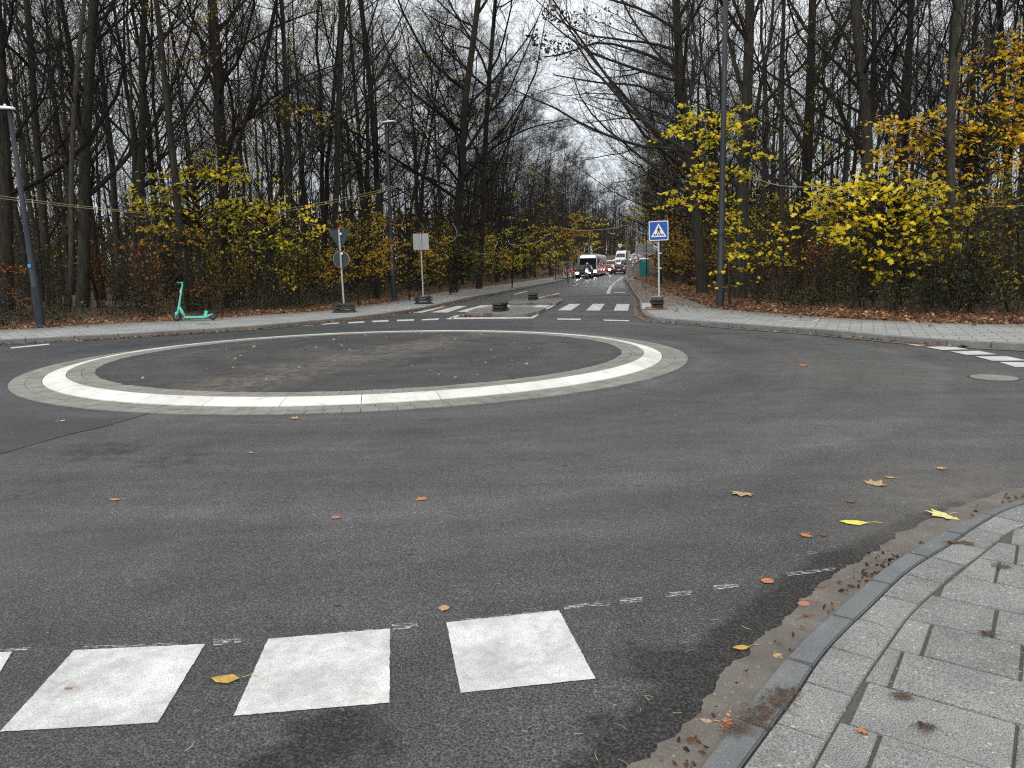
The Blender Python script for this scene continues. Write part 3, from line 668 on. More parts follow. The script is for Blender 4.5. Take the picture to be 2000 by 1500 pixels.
# ------------------------------------------------------------------ near pavement corner: kerb stones and slabs
ZN = .035
Kn = resample(K1, .1)
K2l = smoothline([(.06, 1.2), (.40, 1.74)] + GL([(1456, 1496), (1556, 1360), (1616, 1272), (1706, 1182), (1776, 1116), (1852, 1068), (1924, 1020), (2000, 986)], ZN) + [(4.5, 5.27), (6.5, 6.1), (9, 6.8), (14, 7.35), (22, 7.55)], .1)
K3l = smoothline([(.26, 1.16), (.62, 1.72)] + GL([(1592, 1496), (1684, 1336), (1736, 1260), (1782, 1198), (1864, 1124), (1912, 1088), (1948, 1060), (2000, 1028)], ZN) + [(4.25, 4.95), (6.4, 5.75), (9, 6.5), (14, 7.05), (22, 7.25)], .1)
def between(A, B, step, gap, z0, z1, mb, phase=0.0, crown=.0):
    A = resample(A, .02); B_ = np.asarray(resample(B, .02)); d = np.r_[0, np.cumsum(np.linalg.norm(np.diff(A, axis=0), axis=1))]
    n = int(d[-1] / step); rr = random.Random(8)
    def other(p): return B_[np.argmin(((B_ - p) ** 2).sum(1))]
    for i in range(n):
        s0, s1 = (i + phase) * step + gap / 2, (i + 1 + phase) * step - gap / 2
        k = [np.array([np.interp(s, d, A[:, 0]), np.interp(s, d, A[:, 1])]) for s in np.linspace(s0, s1, 4)]
        if k[0][0] > 9: break
        o = [other(p) for p in k]; o = [p + (q_ - p) * (1 - gap / (np.linalg.norm(q_ - p) + 1e-9)) for p, q_ in zip(k, o)]; jz = rr.uniform(-.0015, .0015)
        # keep the far side as wide as the near one
        v = [(*p, z1 + jz) for p in k] + [(*p, z1 + jz + crown) for p in o]; v += [(x, y, z0) for x, y, z in v]; m_ = 4
        f = [(j, j + 1, m_ + j + 1, m_ + j) for j in range(3)] + [(8 + j, 9 + j, j + 1, j) for j in range(3)] + [(4 + j, 5 + j, 13 + j, 12 + j) for j in range(3)] + [(0, 4, 12, 8), (3, 11, 15, 7)]
        mb.add(v, f)
mb = MB(); between(K1, K2l, .5, .011, -.03, ZN, mb, crown=.004); struct(mb.build('near_kerb', C_KERB, bevel=.006))
mb = MB(); between(K2l, K3l, .325, .006, 0, ZN + .004, mb, .4); 
pav = mb.build('edge_slabs', C_PAVER, bevel=.004)
Kc = resample(K3l, .16); Kc = Kc[Kc[:, 0] < 8]; nn_ = normals2(Kc)
def clip(poly, a, n):
    out = []
    for i in range(len(poly)):
        p, q_ = poly[i], poly[(i + 1) % len(poly)]; dp, dq = (p - a) @ n, (q_ - a) @ n
        if dp >= 0: out.append(p)
        if (dp >= 0) != (dq >= 0): out.append(p + (q_ - p) * dp / (dp - dq))
    return out
u_ = np.array([.81, -.585]); u_ /= np.linalg.norm(u_); v_ = np.array([-u_[1], u_[0]]); o_ = np.array([1.52, 2.86]); mb = MB(); rr = random.Random(4)
for r_ in range(-9, 14):
    t = -3.0 + (r_ * .37) % .45
    while t < 6.5:
        L = rr.choice([.33, .34, .48, .33]); s0, s1 = t + rr.uniform(.002, .013), t + L - rr.uniform(.002, .010); w0, w1 = r_ * .32 + .002, r_ * .32 + .317; t += L; jj = lambda: rr.uniform(-.0025, .0025)
        pl = [o_ + u_ * (a + jj()) + v_ * (b + jj()) for a, b in ((s0, w0), (s1, w0), (s1, w1), (s0, w1))]
        c0 = sum(pl) / 4
        if c0[1] < .9 or np.linalg.norm(c0 - np.array([2.5, 3])) > 5: continue
        for a, n in zip(Kc, nn_):
            if np.linalg.norm(a - c0) < .95:
                pl = clip(pl, a - n * .003, -n)
                if len(pl) < 3: break
        side = dist_line(np.array([c0]), Kc)[0]; kn = Kc[np.argmin(((Kc - c0) ** 2).sum(1))]; nk = nn_[np.argmin(((Kc - c0) ** 2).sum(1))]
        if len(pl) < 3 or ((c0 - kn) @ nk > .55): continue
        ar = .5 * abs(sum(pl[i][0] * pl[(i + 1) % len(pl)][1] - pl[(i + 1) % len(pl)][0] * pl[i][1] for i in range(len(pl))))
        if ar < .006: continue
        jz = rr.uniform(-.002, .002); mb.prism([tuple(p) for p in pl], 0, ZN + .004 + jz)
np_ = bpy.data.objects.new('near_pavement', None); COL.objects.link(np_); np_['kind'] = 'structure'; pav.parent = np_
mb.build('paving_slabs', C_PAVER, np_, bevel=.004)
mb = MB(); A_ = resample(K2l, .2); mb.sheet([tuple(p) for p in A_ if p[0] < 12] + [(14, 0), (0, 0)], ZN - .006); mb.build('joint_bed', C_JOINT, np_)
mb = MB(); A_ = resample(GUT, .01); B_ = resample(K1, .01); n = 1200; A_ = A_[np.linspace(0, len(A_) - 1, n).astype(int)]; B_ = B_[np.linspace(0, len(B_) - 1, n).astype(int)]; B_ = B_ - normals2(B_) * .02
_g = np.random.default_rng(7); A_ = A_ + normals2(A_) * (np.interp(np.arange(n), np.arange(0, n, 4), _g.normal(0, .014, len(np.arange(0, n, 4)))) + _g.normal(0, .004, n))[:, None]; strip(mb, A_, B_, .0075, .010); struct(mb.build('near_gutter', C_GUT))

# ------------------------------------------------------------------ traffic island of the crossing
def fixnormals(o):
    bm = bmesh.new(); bm.from_mesh(o.data); bmesh.ops.recalc_face_normals(bm, faces=bm.faces); bm.to_mesh(o.data); bm.free(); return o
ti = bpy.data.objects.new('traffic_island', None); COL.objects.link(ti); ti['kind'] = 'structure'
def slab(name, px, z, w=.14, mat=W_ISLE):
    pts = np.array(GL(px, z)); c = pts.mean(0)
    a = sum(pts[i][0] * pts[(i + 1) % len(pts)][1] - pts[(i + 1) % len(pts)][0] * pts[i][1] for i in range(len(pts)))
    if a < 0: pts = pts[::-1]
    pc = np.vstack([pts, pts[:1]]); mb = MB()
    for i in range(len(pts)):
        seg = np.array([pc[i], pc[i + 1]])
        stones(mb, resample(seg, .1), 0, w, -.05, z, min(.9, max(.3, np.linalg.norm(seg[1] - seg[0]))), .01)
    mb.build('island_kerb', C_KERB2, ti, bevel=.01, seg=1)
    inn = c + (pts - c) * (1 - .10 / np.linalg.norm(pts - c, axis=1)[:, None])
    mb = MB(); mb.prism([tuple(p) for p in inn], 0, z - .005); o = fixnormals(mb.build(name, mat, ti)); setattr_(o, 'dust', [.75] * len(o.data.vertices)); return o
slab('island_top', [(908, 609.5), (960, 612), (1000, 613), (1030, 611.5), (1052, 607.5), (1066, 601), (1040, 599.5), (980, 599), (930, 601.5)], .12)
slab('island_top', [(988, 589), (1008, 585), (1060, 583), (1098, 582.5), (1099, 585), (1086, 592.5), (1040, 591), (990, 592)], .12)
mb = MB(); mb.prism(GL([(935, 602), (975, 592.5), (1086, 593), (1068, 602.5), (1000, 603)], .03), 0, .03); fixnormals(mb.build('island_ramp', W_ISLE, ti))
mb = MB()
for qd in [[(1037, 600.3), (1061, 592.6), (1081, 592.6), (1067, 600.3)], [(1066, 603.8), (1085, 592.8), (1090, 593), (1071, 603.8)], [(985, 599), (1000, 593.5), (1006, 593.5), (993, 599)]]: mb.sheet(GL(qd, .036), .036)
mb.build('zebra_stripe', M_PAINT, ti)
mb = MB()
for qd in [[(741, 608.5), (765, 603), (834, 598), (829, 602), (776, 609)], [(702, 600.2), (740, 600.2), (770, 602.5), (760, 604), (706, 602)]]: mb.sheet(GL(qd, ZS), ZS + .018)
lwp = mb.build('spilled_white_paint', M_SMEAR, lw)
mb = MB(); mb.sheet(GL([(1253, 592.5), (1274, 591.5), (1277, 603.5), (1254, 604.5)], ZS), ZS + .018); mb.build('spilled_white_paint', M_PAINT2, rw)
mb = MB(); mb.sheet(GL([(1302, 593.5), (1333, 591), (1334, 592.2), (1303, 595)], ZS), ZS + .018); mb.build('spilled_white_paint', M_SMEAR, rw)

# ------------------------------------------------------------------ covers in the ground
def cover(name, label, px, z, rim=None):
    pts = GL(px, z); c = np.mean(pts, 0); t = thing(name, label, 'manhole cover', (c[0], c[1], z))
    pl = [tuple(np.array(p) - c) for p in pts]
    fixnormals(MB().prism(pl, -.02, .016).build('frame', C_BLOCK, t)); 
    inn = [tuple(np.array(p) * .72) for p in pl]; fixnormals(MB().prism(inn, 0, .022).build('lid', RUBTOP if rim is None else rim, t)); return t
cover('manhole_cover', 'pale rectangular manhole frame in the pavement beside the mint scooter', [(372, 637), (388, 632.5), (421, 631.5), (410, 636.5)], ZS + .002, C_KERB2)
cover('manhole_cover', 'worn rectangular manhole cover in the pavement right of the tall lamp post', [(1537, 628), (1555, 624.5), (1604, 624.5), (1590, 629.5)], ZS + .002, C_RING)
c0 = G(1941, 738.5); t = thing('manhole_cover', 'round concrete manhole cover in the asphalt below the white blocks', 'manhole cover', (c0[0], c0[1], 0))
ci = lambda r, n=40: [(r * math.cos(k * 2 * math.pi / n), r * math.sin(k * 2 * math.pi / n)) for k in range(n)]
fixnormals(MB().prism(ci(.315), -.02, .006).build('frame', RUBBER, t)); fixnormals(MB().prism(ci(.28), 0, .012).build('lid', C_RING, t))

# ------------------------------------------------------------------ rubber foot plates, signs
def plate_mesh():
    mb = MB(); L, W = .39, .2
    pr = [(-L, .0), (-L + .10, 0), (-.1, .006), (.1, .006), (L - .10, 0), (L, .0), (L + .01, .022), (L - .07, .062), (L - .085, .10), (L - .13, .122), (L - .21, .085), (.12, .07), (-.12, .07), (-L + .21, .085), (-L + .13, .122), (-L + .085, .10), (-L + .07, .062), (-L - .01, .022)]
    mb.profile(pr, -W, W); return mb
pl_o = fixnormals(plate_mesh().build('foot_plate', RUBBER, bevel=.008)); pl_o['proto'] = 1; plate_used = []
def plates(x, y, z, rz, n, where, group, names=('lowest', 'middle', 'topmost'), mat=None, scale=1.0):
    for k in range(n):
        o = pl_o if not plate_used else pl_o.copy()
        if plate_used: COL.objects.link(o)
        plate_used.append(o)
        o.location = (x + random.Random(k).uniform(-.015, .015), y, z + k * .116 * scale); o.rotation_euler = (0, 0, rz + R((-3, 4, -2)[k % 3])); o.scale = (scale, scale, scale)
        nm = names[k] if n == 3 else ('lower', 'upper')[k]
        tag(o, '%s black rubber foot plate %s' % (nm, where), 'foot plate', group)
    return z + n * .116 * scale - .01
GP = 'rubber foot plates stacked as sign weights'
def tiltrot(dx=0.0): return (0, dx, 0)
# yield sign seen from behind
x, y = G(670, 611, ZS); y += .2; top = plates(x, y, ZS + .01, R(5), 3, 'under the backs of the triangular and round signs', GP)
t = thing('traffic_sign', 'backs of a triangular and a round sign on one galvanised pole', 'traffic sign', (x, y, top - .12), (0, R(-.9), 0))
h = P(664, 445, y)[2] - top + .12
MB().tube([(0, 0, 0), (0, 0, h)], .032, 10, True).build('pole', GALV, t, smooth=False)
s_ = y / FOC * 1.02
def plate_sign(name, outline, z, mat, parent, yy=-.05, th=.012, rim=None):
    mb = MB(); mb.profile([(a, b + z) for a, b in outline], yy, yy + th); return fixnormals(mb.build(name, mat, parent))
tri = []
for cx, cz in ((-.38, .0), (.38, .0), (0, -.66)):
    a0 = {-.38: 90, .38: -30, 0: 210}[cx]
    for k in range(5):
        a = R(a0 + 120 - k * 30 if cx < 0 else a0 + 120 - k * 30); tri.append((cx + .05 * math.cos(a) * 1.0, cz + .05 * math.sin(a)))
tri = [(-.40, .045), (.40, .045), (.435, .025), (.44, -.01), (.04, -.70), (0, -.72), (-.04, -.70), (-.44, -.01), (-.435, .025)]
tri = [(a * .84, b * .9) for a, b in tri]
plate_sign('triangle_plate', tri, h - .09, SIGNB, t, .04)
plate_sign('round_plate', [(.27 * math.cos(k * math.pi / 16) , .27 * math.sin(k * math.pi / 16)) for k in range(32)], h - .09 - .66 - .30, SIGNB, t, .04)
plate_sign('round_plate_rim', [(.278 * math.cos(k * math.pi / 16) , .278 * math.sin(k * math.pi / 16)) for k in range(32)], h - 1.05, WHITE, t, .052, .004)
for zc in (h - .02, h - .78, h - 1.36): MB().tube([(0, 0, zc - .025), (0, 0, zc + .025)], .05, 10, True).build('clamp', RED, t); 
for zc in (h - .2, h - .86): MB().box((.055, -.03, zc), (.06, .02, .07), 0).build('sticker', WHITE, t)
# rectangular sign from behind
x, y = G(826, 594, ZS); y += .2; top = plates(x, y, ZS + .01, R(18), 3, 'under the back of the small square sign', GP, scale=.95)
t = thing('traffic_sign', 'grey back of a small square sign on a thin pole by the path', 'traffic sign', (x, y, top - .12), (0, R(-.5), 0))
h = P(823, 454, y)[2] - top + .12; MB().tube([(0, 0, 0), (0, 0, h)], .03, 10, True).build('pole', GALV, t)
s_ = y / FOC; plate_sign('square_plate', [(-.30, -.33), (.30, -.33), (.32, -.31), (.32, .31), (.30, .33), (-.30, .33), (-.32, .31), (-.32, -.31)], h - .37, SIGNL, t, .04)
MB().tube([(0, 0, h - .05), (0, 0, h + .02)], .042, 10, True).build('clamp', RED, t); MB().tube([(0, 0, h - .74), (0, 0, h - .70)], .042, 10, True).build('clamp', RED, t)
# pedestrian crossing sign
x, y = G(1284, 604, ZS); y += .1; top = plates(x, y, ZS + .075, R(84), 3, 'under the blue pedestrian crossing sign', GP, scale=.92)
b_ = tag(MB().box((x - .05, y - .12, ZS + .045), (.62, .34, .07), R(4)).build('brick_slab', BRICK, bevel=.006), 'reddish brick slab under the foot plates of the crossing sign', 'brick')
b_ = tag(MB().box((x - .03, y, top + .02), (.30, .2, .05), R(14)).build('paving_stone', simple('sand_stone', (.42, .27, .17), .85, 0, .2), bevel=.006), 'sandy stone lying on the foot plates of the crossing sign', 'stone')
t = thing('crossing_sign', 'blue pedestrian crossing sign on a slim pale pole with rubber base', 'traffic sign', (x + .08, y + .03, top - .2), (0, R(-1.3), R(-4)))
h = P(1279, 431, y)[2] - top + .2; MB().tube([(0, 0, 0), (0, 0, h)], .03, 12, True).build('pole', simple('pale_pole', (.50, .55, .56), .45, .35, .1), t)
def rsq(a, r=.04, n=4): return [(sx * (a - r) + r * math.cos(R(q)), sz * (a - r) + r * math.sin(R(q))) for sx, sz, q0 in ((1, 1, 0), (-1, 1, 90), (-1, -1, 180), (1, -1, 270)) for q in np.linspace(q0, q0 + 90, n)]
A = 18.4 * y / FOC; zc = h - A - .01
pb = plate_sign('sign_board', rsq(A), zc, WHITE, t, -.055, .012)
plate_sign('blue_field', rsq(A * .92, .035), zc, BLUE, pb, -.0575, .002)
k = A / .3
plate_sign('white_triangle', [(0, .225 * k), (-.235 * k, -.19 * k), (.235 * k, -.19 * k)], zc, WHITE, pb, -.0605, .002)
mb = MB(); Yb = -.0635
def fig(o): mb.profile([(a * k, b * k + zc) for a, b in o], Yb, Yb + .002)
fig([(.022 * math.cos(q), .118 + .024 * math.sin(q)) for q in np.linspace(0, 2 * math.pi, 12, endpoint=False)])
fig([(-.028, .086), (.026, .086), (.030, .0), (-.026, .0)]); fig([(-.026, .084), (-.062, .03), (-.058, -.012), (-.044, -.012), (-.044, .026), (-.02, .056)])
fig([(.026, .084), (.056, .04), (.066, .0), (.052, -.004), (.040, .034), (.02, .056)]); fig([(-.026, .004), (.012, .004), (-.022, -.07), (-.068, -.138), (-.088, -.134), (-.046, -.064)])
fig([(-.006, .004), (.030, .004), (.046, -.062), (.094, -.132), (.074, -.142), (.020, -.066)])
for s, lean in ((-.168, .03), (-.105, .018), (-.012, .0), (.062, -.014), (.128, -.028)):
    yb0, yb1 = -.158, -.095; fig([(s, yb0), (s + .04, yb0), (s + .04 + lean, yb1), (s + lean, yb1)])
fixnormals(mb.build('pedestrian_symbol', BLACK, pb))
for zc_ in (h + .005, zc - A - .02): MB().tube([(0, 0, zc_ - .02), (0, 0, zc_ + .025)], .045, 10, True).build('clamp', RED, t)
MB().box((0.05, 0, h - A * 2 - .42), (.09, .05, .03)).build('bracket', WHITE, t); MB().box((0.04, 0, h - A * 2 - .9), (.1, .04, .03)).build('bracket', WHITE, t)
# island stacks without a pole
x, y = G(977, 608, .12); plates(x, y + .25, .13, R(68), 3, 'on the front half of the traffic island', GP, scale=.85)
x, y = G(1041, 586, .12); plates(x, y + .2, .13, R(80), 3, 'on the rear half of the traffic island', GP, scale=.85)

# ------------------------------------------------------------------ lamp posts
def lamp(px, py, topx, topy, label, r0, r1, head=None, z=ZS, cap=None, sticker=None):
    x, y = G(px, py, z); tp = P(topx, topy, y); h = tp[2] - z; lean = math.atan2(tp[0] - x, h)
    t = thing('lamp_post', label, 'lamp post', (x, y, z), (0, lean, 0))
    MB().tube([(0, 0, -.05), (0, 0, 1.1)], [r0 * 1.25, r0 * 1.25], 16).tube([(0, 0, 1.1), (0, 0, 1.14), (0, 0, h * .45), (0, 0, h)], [r0 * 1.25, r0, (r0 + r1) / 2, r1], 16, True).build('pole', POLE, t, smooth=True)
    MB().tube([(0, 0, 0), (0, 0, .05), (0, 0, .09)], [r0 * 1.7, r0 * 1.7, r0 * 1.2], 16).build('base_collar', POLE, t)
    MB().box((0, -r0 * 1.22, .75), (r0 * .9, .02, .42)).build('service_door', POLE, t, bevel=.004)
    if cap: MB().tube([(0, 0, cap), (0, 0, cap + .09)], r0 * 1.12, 16, True).build('joint_ring', POLE, t)
    if head:
        L, dirn = head; mb = MB(); secs = []
        n = 9
        for i in range(n):
            s = i / (n - 1); xx = (-.14 + s * L) * dirn; wv_ = .115 * math.sin(min(1, .35 + s * .9) * math.pi * .62) * (1 if s < .8 else 1 - (s - .8) * 2.6); zt = .06 + .07 * math.sin(s * math.pi * .8) - .03 * s; zb = .0 + .045 * s
            secs.append([(xx, -wv_, zb), (xx, -wv_ * .7, zt * .8), (xx, 0, zt), (xx, wv_ * .7, zt * .8), (xx, wv_, zb), (xx, 0, zb - .008)])
        v = [(a, b, c + h) for s_ in secs for a, b, c in s_]; f = [(i * 6 + k, i * 6 + (k + 1) % 6, (i + 1) * 6 + (k + 1) % 6, (i + 1) * 6 + k) for i in range(n - 1) for k in range(6)] + [tuple(range(6)), tuple(range((n - 1) * 6, n * 6))]
        mb.add(v, f); ho = fixnormals(mb.build('lamp_head', WHITE, t, smooth=True))
        MB().tube([(.1 * dirn, 0, h + .10), (.1 * dirn, 0, h + .15)], .03, 8, True).build('sensor_cap', WHITE, ho)
        MB().box((.25 * dirn, 0, h + .004), (.3, .13, .02)).build('lens', GLASS, ho)
    if sticker: MB().box((.0, -r0 * 1.24, sticker), (.09, .012, .09), 0).build('sticker', simple('blue_sticker', (.03, .30, .62)), t, bevel=.003)
    return t
lamp(80, 640, 18, 214, 'leaning anthracite lamp post with white head beside the pavement on the left', .095, .055, (.62, -1), sticker=1.72)
lamp(770, 588, 753, 240, 'anthracite lamp post with white head between the two sign backs', .10, .05, (.62, 1))
lamp(1406, 602, 1420, -130, 'tall anthracite lamp post standing in front of yellow maple leaves', .105, .07, None, cap=2.35)
lamp(1289, 556, 1291, 262, 'thin anthracite lamp post behind the blue crossing sign', .12, .08, None, z=.12)

# ------------------------------------------------------------------ electric scooter
x0, y0 = G(343, 628.5, ZS); x1, y1 = G(409, 627, ZS)
sc_ang = math.atan2(y1 - y0, x1 - x0); U = .0012 * 1.02 * y0 / 24.0
t = thing('electric_scooter', 'mint green electric scooter parked on the pavement by leaf litter', 'scooter', (x0, y0 + .1, ZS + .01), (0, 0, sc_ang))
def S(zx, zy): return ((zx - 415) * U, .128 + (1230 - zy) * U)
def disc(r, w, c, n=24): 
    m_ = MB(); rr_ = [(0.02, -w), (r * .92, -w), (r, -w * .55), (r, w * .55), (r * .92, w), (0.02, w)]; v = []
    for k in range(n):
        a = k / n * 2 * math.pi
        for q_, yy in rr_: v.append((c[0] + q_ * math.cos(a), yy, c[1] + q_ * math.sin(a)))
    m_.add(v, [(k * 6 + j, ((k + 1) % n) * 6 + j, ((k + 1) % n) * 6 + j + 1, k * 6 + j + 1) for k in range(n) for j in range(5)]); return m_
for cpt in (S(415, 1230), S(1330, 1220)):
    wo_ = fixnormals(disc(.125, .028, cpt).build('wheel', BLACK, t)); fixnormals(disc(.07, .032, cpt).build('rim', simple('rim_grey', (.14, .14, .14), .4, .6), wo_)); 
def tb(name, pts, r, mat=TEAL, sides=10, yy=0.0):
    return MB().tube([(*S(a, b)[:1], yy, S(a, b)[1]) for a, b in pts], r, sides, True).build(name, mat, t, smooth=True)
tb('stem', [(440, 1150), (480, 1010), (510, 900), (560, 680), (600, 500), (620, 440), (628, 400), (618, 365), (600, 335)], [.030, .033, .031, .027, .026, .026, .024, .021, .018])
for yy in (-.045, .045): tb('fork', [(405, 1225), (412, 1150), (440, 1100)], [.015, .02, .022], TEAL, 8, yy)
mb = MB(); a = [S(395, 1100), S(470, 1080), S(480, 1130), S(430, 1190), S(390, 1200)]; mb.profile(a, -.05, .05); fixnormals(mb.build('front_fender', TEAL, t, bevel=.01))
tb('neck_brace', [(505, 960), (560, 1070), (625, 1210)], [.022, .03, .034])
tb('neck_brace', [(500, 1030), (560, 1160), (600, 1225)], [.012, .014, .016])
mb = MB(); dk = [S(600, 1215), S(660, 1208), S(1100, 1212), S(1180, 1200), S(1345, 1150), S(1355, 1180), S(1220, 1250), S(1120, 1272), S(700, 1270), S(640, 1250)]; mb.profile(dk, -.085, .085); fixnormals(mb.build('deck', TEAL, t, bevel=.012))
mb = MB(); mb.profile([S(640, 1207), S(1110, 1209), S(1110, 1202), S(645, 1200)], -.07, .07); fixnormals(mb.build('deck_mat', BLACK, t))
mb = MB(); mb.profile([S(1150, 1075), S(1228, 1105), S(1185, 1210), S(1105, 1215)], -.05, .05); fixnormals(mb.build('rear_fender_bracket', TEAL, t, bevel=.008))
mb = MB(); mb.profile([S(1225, 1105), S(1240, 1085), S(1330, 1075), S(1410, 1110), S(1425, 1160), S(1400, 1150), S(1330, 1110), S(1240, 1125)], -.05, .05); fixnormals(mb.build('rear_fender', BLACK, t, bevel=.006))
px_, pz_ = S(590, 345)
MB().tube([(px_ - .01, -.27, pz_), (px_ - .005, -.14, pz_ + .01), (px_, 0, pz_), (px_ - .005, .14, pz_ + .01), (px_ - .01, .27, pz_)], .014, 8, True).build('handlebar', TEAL, t)
for s in (-1, 1): MB().tube([(px_ - .008, s * .15, pz_ + .01), (px_ - .03, s * .29, pz_ - .01)], .021, 8, True).build('grip', BLACK, t)
MB().box((S(560, 350)[0], 0, S(560, 350)[1]), (.07, .09, .10)).build('front_lamp', BLACK, t, bevel=.015)
MB().tube([(px_ - .03, -.2, pz_), (px_ - .09, -.12, pz_ - .06)], .008, 6).build('brake_lever', BLACK, t)
MB().tube([(*S(572, 1230)[:1], -.03, S(572, 1230)[1]), (*S(578, 1350)[:1], -.10, .0)], .011, 6, True).build('kickstand', BLACK, t)
a_, b_z = S(575, 570); MB().box((a_, -.031, b_z), (.03, .006, .10), 0, tilt=('Y', R(14))).build('stem_sticker', WHITE, t)

# ------------------------------------------------------------------ far construction gear
def at(px, Y): return XAT(px, Y, elev(Y) + .1), Y
x, y = at(1089, 82); t = thing('temporary_pole', 'bare pole standing in a pale concrete block at the roadside', 'pole', (x, y, .1))
h = P(1089, 458, y)[2] - .1; fixnormals(MB().box((0, 0, .2), (.9, .75, .42)).build('concrete_base', C_BLOCK, t, bevel=.02)); MB().tube([(0, 0, .3), (.02, 0, h)], [.07, .055], 8, True).build('post', WOOD, t)
x, y = at(1225, 112); t = thing('temporary_pole', 'far slim pole carrying cables beside the road sign back', 'pole', (x, y, .1)); MB().tube([(0, 0, 0), (0, 0, P(1225, 440, y)[2])], .07, 8, True).build('post', WOOD, t)
for k, (px, Y) in enumerate([(1102.5, 84), (1114.5, 90), (1123.5, 96)]):
    x, y = at(px, Y); t = thing('delineator_board', '%s of three red and white striped boards on the leafy verge' % ('leftmost', 'middle one', 'rightmost')[k], 'traffic board', (x, y, .12), (0, 0, R(-8)), 'striped boards along the verge')
    MB().box((0, 0, .58), (.26, .03, 1.0)).build('striped_board', STRIPE, t, bevel=.008); MB().box((0, 0, .05), (.8, .4, .1)).build('foot', RUBBER, t, bevel=.01)
def fence(px0, Y0, px1, Y1, label, grp, n=1):
    a = np.array(at(px0, Y0)); b = np.array(at(px1, Y1)); L = np.linalg.norm(b - a); t = thing('site_fence', label, 'fence', (a[0], a[1], .1), (0, 0, math.atan2(b[1] - a[1], b[0] - a[0])), grp)
    mb = MB()
    for z in (.15, 1.95): mb.tube([(0, 0, z), (L, 0, z)], .022, 6)
    for xx in (0, L): mb.tube([(xx, 0, 0), (xx, 0, 2.0)], .022, 6)
    mb.build('tube_frame', GALV, t); mb = MB()
    for k in range(int(L / .16)): mb.tube([(k * .16, 0, .15), (k * .16, 0, 1.95)], .005, 3)
    for k in range(8): mb.tube([(0, 0, .2 + k * .24), (L, 0, .2 + k * .24)], .005, 3)
    mb.build('wire_mesh', GALV, t)
    for xx in (0, L): MB().box((xx, 0, .06), (.5, .22, .13)).build('foot', RUBBER, t)
fence(1100, 98, 1121, 101, 'grey site fence panel behind the striped boards', 'site fence panels')
fence(1229, 84, 1241, 80, 'grey site fence panel left of the teal toilet cabin', 'site fence panels')
fence(1224, 108, 1233, 92, 'far site fence panel along the right edge of the road', 'site fence panels')
x, y = at(1258, 92); t = thing('portable_toilet', 'teal portable toilet cabin with pale roof on the leafy verge', 'toilet', (x, y, .1), (0, 0, R(-8)))
MB().box((0, 0, 1.06), (1.12, 1.12, 2.0)).build('cabin', TEAL2, t, bevel=.03); MB().box((0, 0, 2.12), (1.2, 1.2, .16), taper=.8).build('roof', WHITE, t, bevel=.02)
MB().box((0, -.575, 1.0), (.74, .02, 1.86)).build('door', TEAL2, t, bevel=.008); MB().box((0, -.59, 1.8), (.5, .012, .14)).build('label_plate', simple('ochre_plate', (.30, .26, .05)), t)
for k in range(5): MB().box((-.45 + k * .225, -.565, 1.05), (.02, .02, 1.9)).build('rib', TEAL2, t)
# large sign seen from behind
x, y = at(1257, 99); t = thing('road_sign_back', 'large pale back of a direction sign on lattice posts', 'road sign', (x, y, .1), (0, 0, R(-6)))
z0, z1 = P(1257, 498, y)[2] - .1, P(1257, 477.5, y)[2] - .1
for s in (-1, 1): fixnormals(MB().box((s * .56, 0, (z0 + z1) / 2 + .07), (1.06, .03, z1 - z0 - .1)).build('panel', SIGNL, t))
mb = MB()
for s in (-.12, .12, .85, -.85): mb.tube([(s, -.05, -.1 if abs(s) < .5 else z0), (s, -.05, z1 + .1)], .035, 6)
for z in (z0 + .1, (z0 + z1) / 2, z1 - .1): mb.tube([(-1.1, -.06, z), (1.1, -.06, z)], .025, 6)
mb.build('lattice_posts', GALV, t)
x, y = at(1210.5, 118); t = thing('shield_sign', 'small pale shield shaped sign high above the white van', 'road sign', (x, y, .1)); zc = P(1210, 480, y)[2] - .1
plate_sign('shield_plate', [(-.30, .28), (.30, .28), (.28, -.02), (.16, -.2), (0, -.32), (-.16, -.2), (-.28, -.02)], zc, WHITE, t); plate_sign('emblem', [(-.12, .1), (.12, .1), (0, -.15)], zc, SIGNB, t, -.056, .004); MB().tube([(0, 0, 0), (0, 0, zc + .2)], .04, 6).build('post', GALV, t)
x, y = at(1241, 104); t = thing('warning_sign', 'red bordered triangular warning sign on a post by the fence', 'road sign', (x, y, .1)); zc = P(1241, 502, y)[2] - .1
plate_sign('triangle_plate', [(0, .42), (-.45, -.32), (.45, -.32)], zc, RED, t); plate_sign('triangle_field', [(0, .28), (-.32, -.25), (.32, -.25)], zc, WHITE, t, -.056, .004); MB().tube([(0, 0, 0), (0, 0, zc)], .035, 6).build('post', GALV, t)

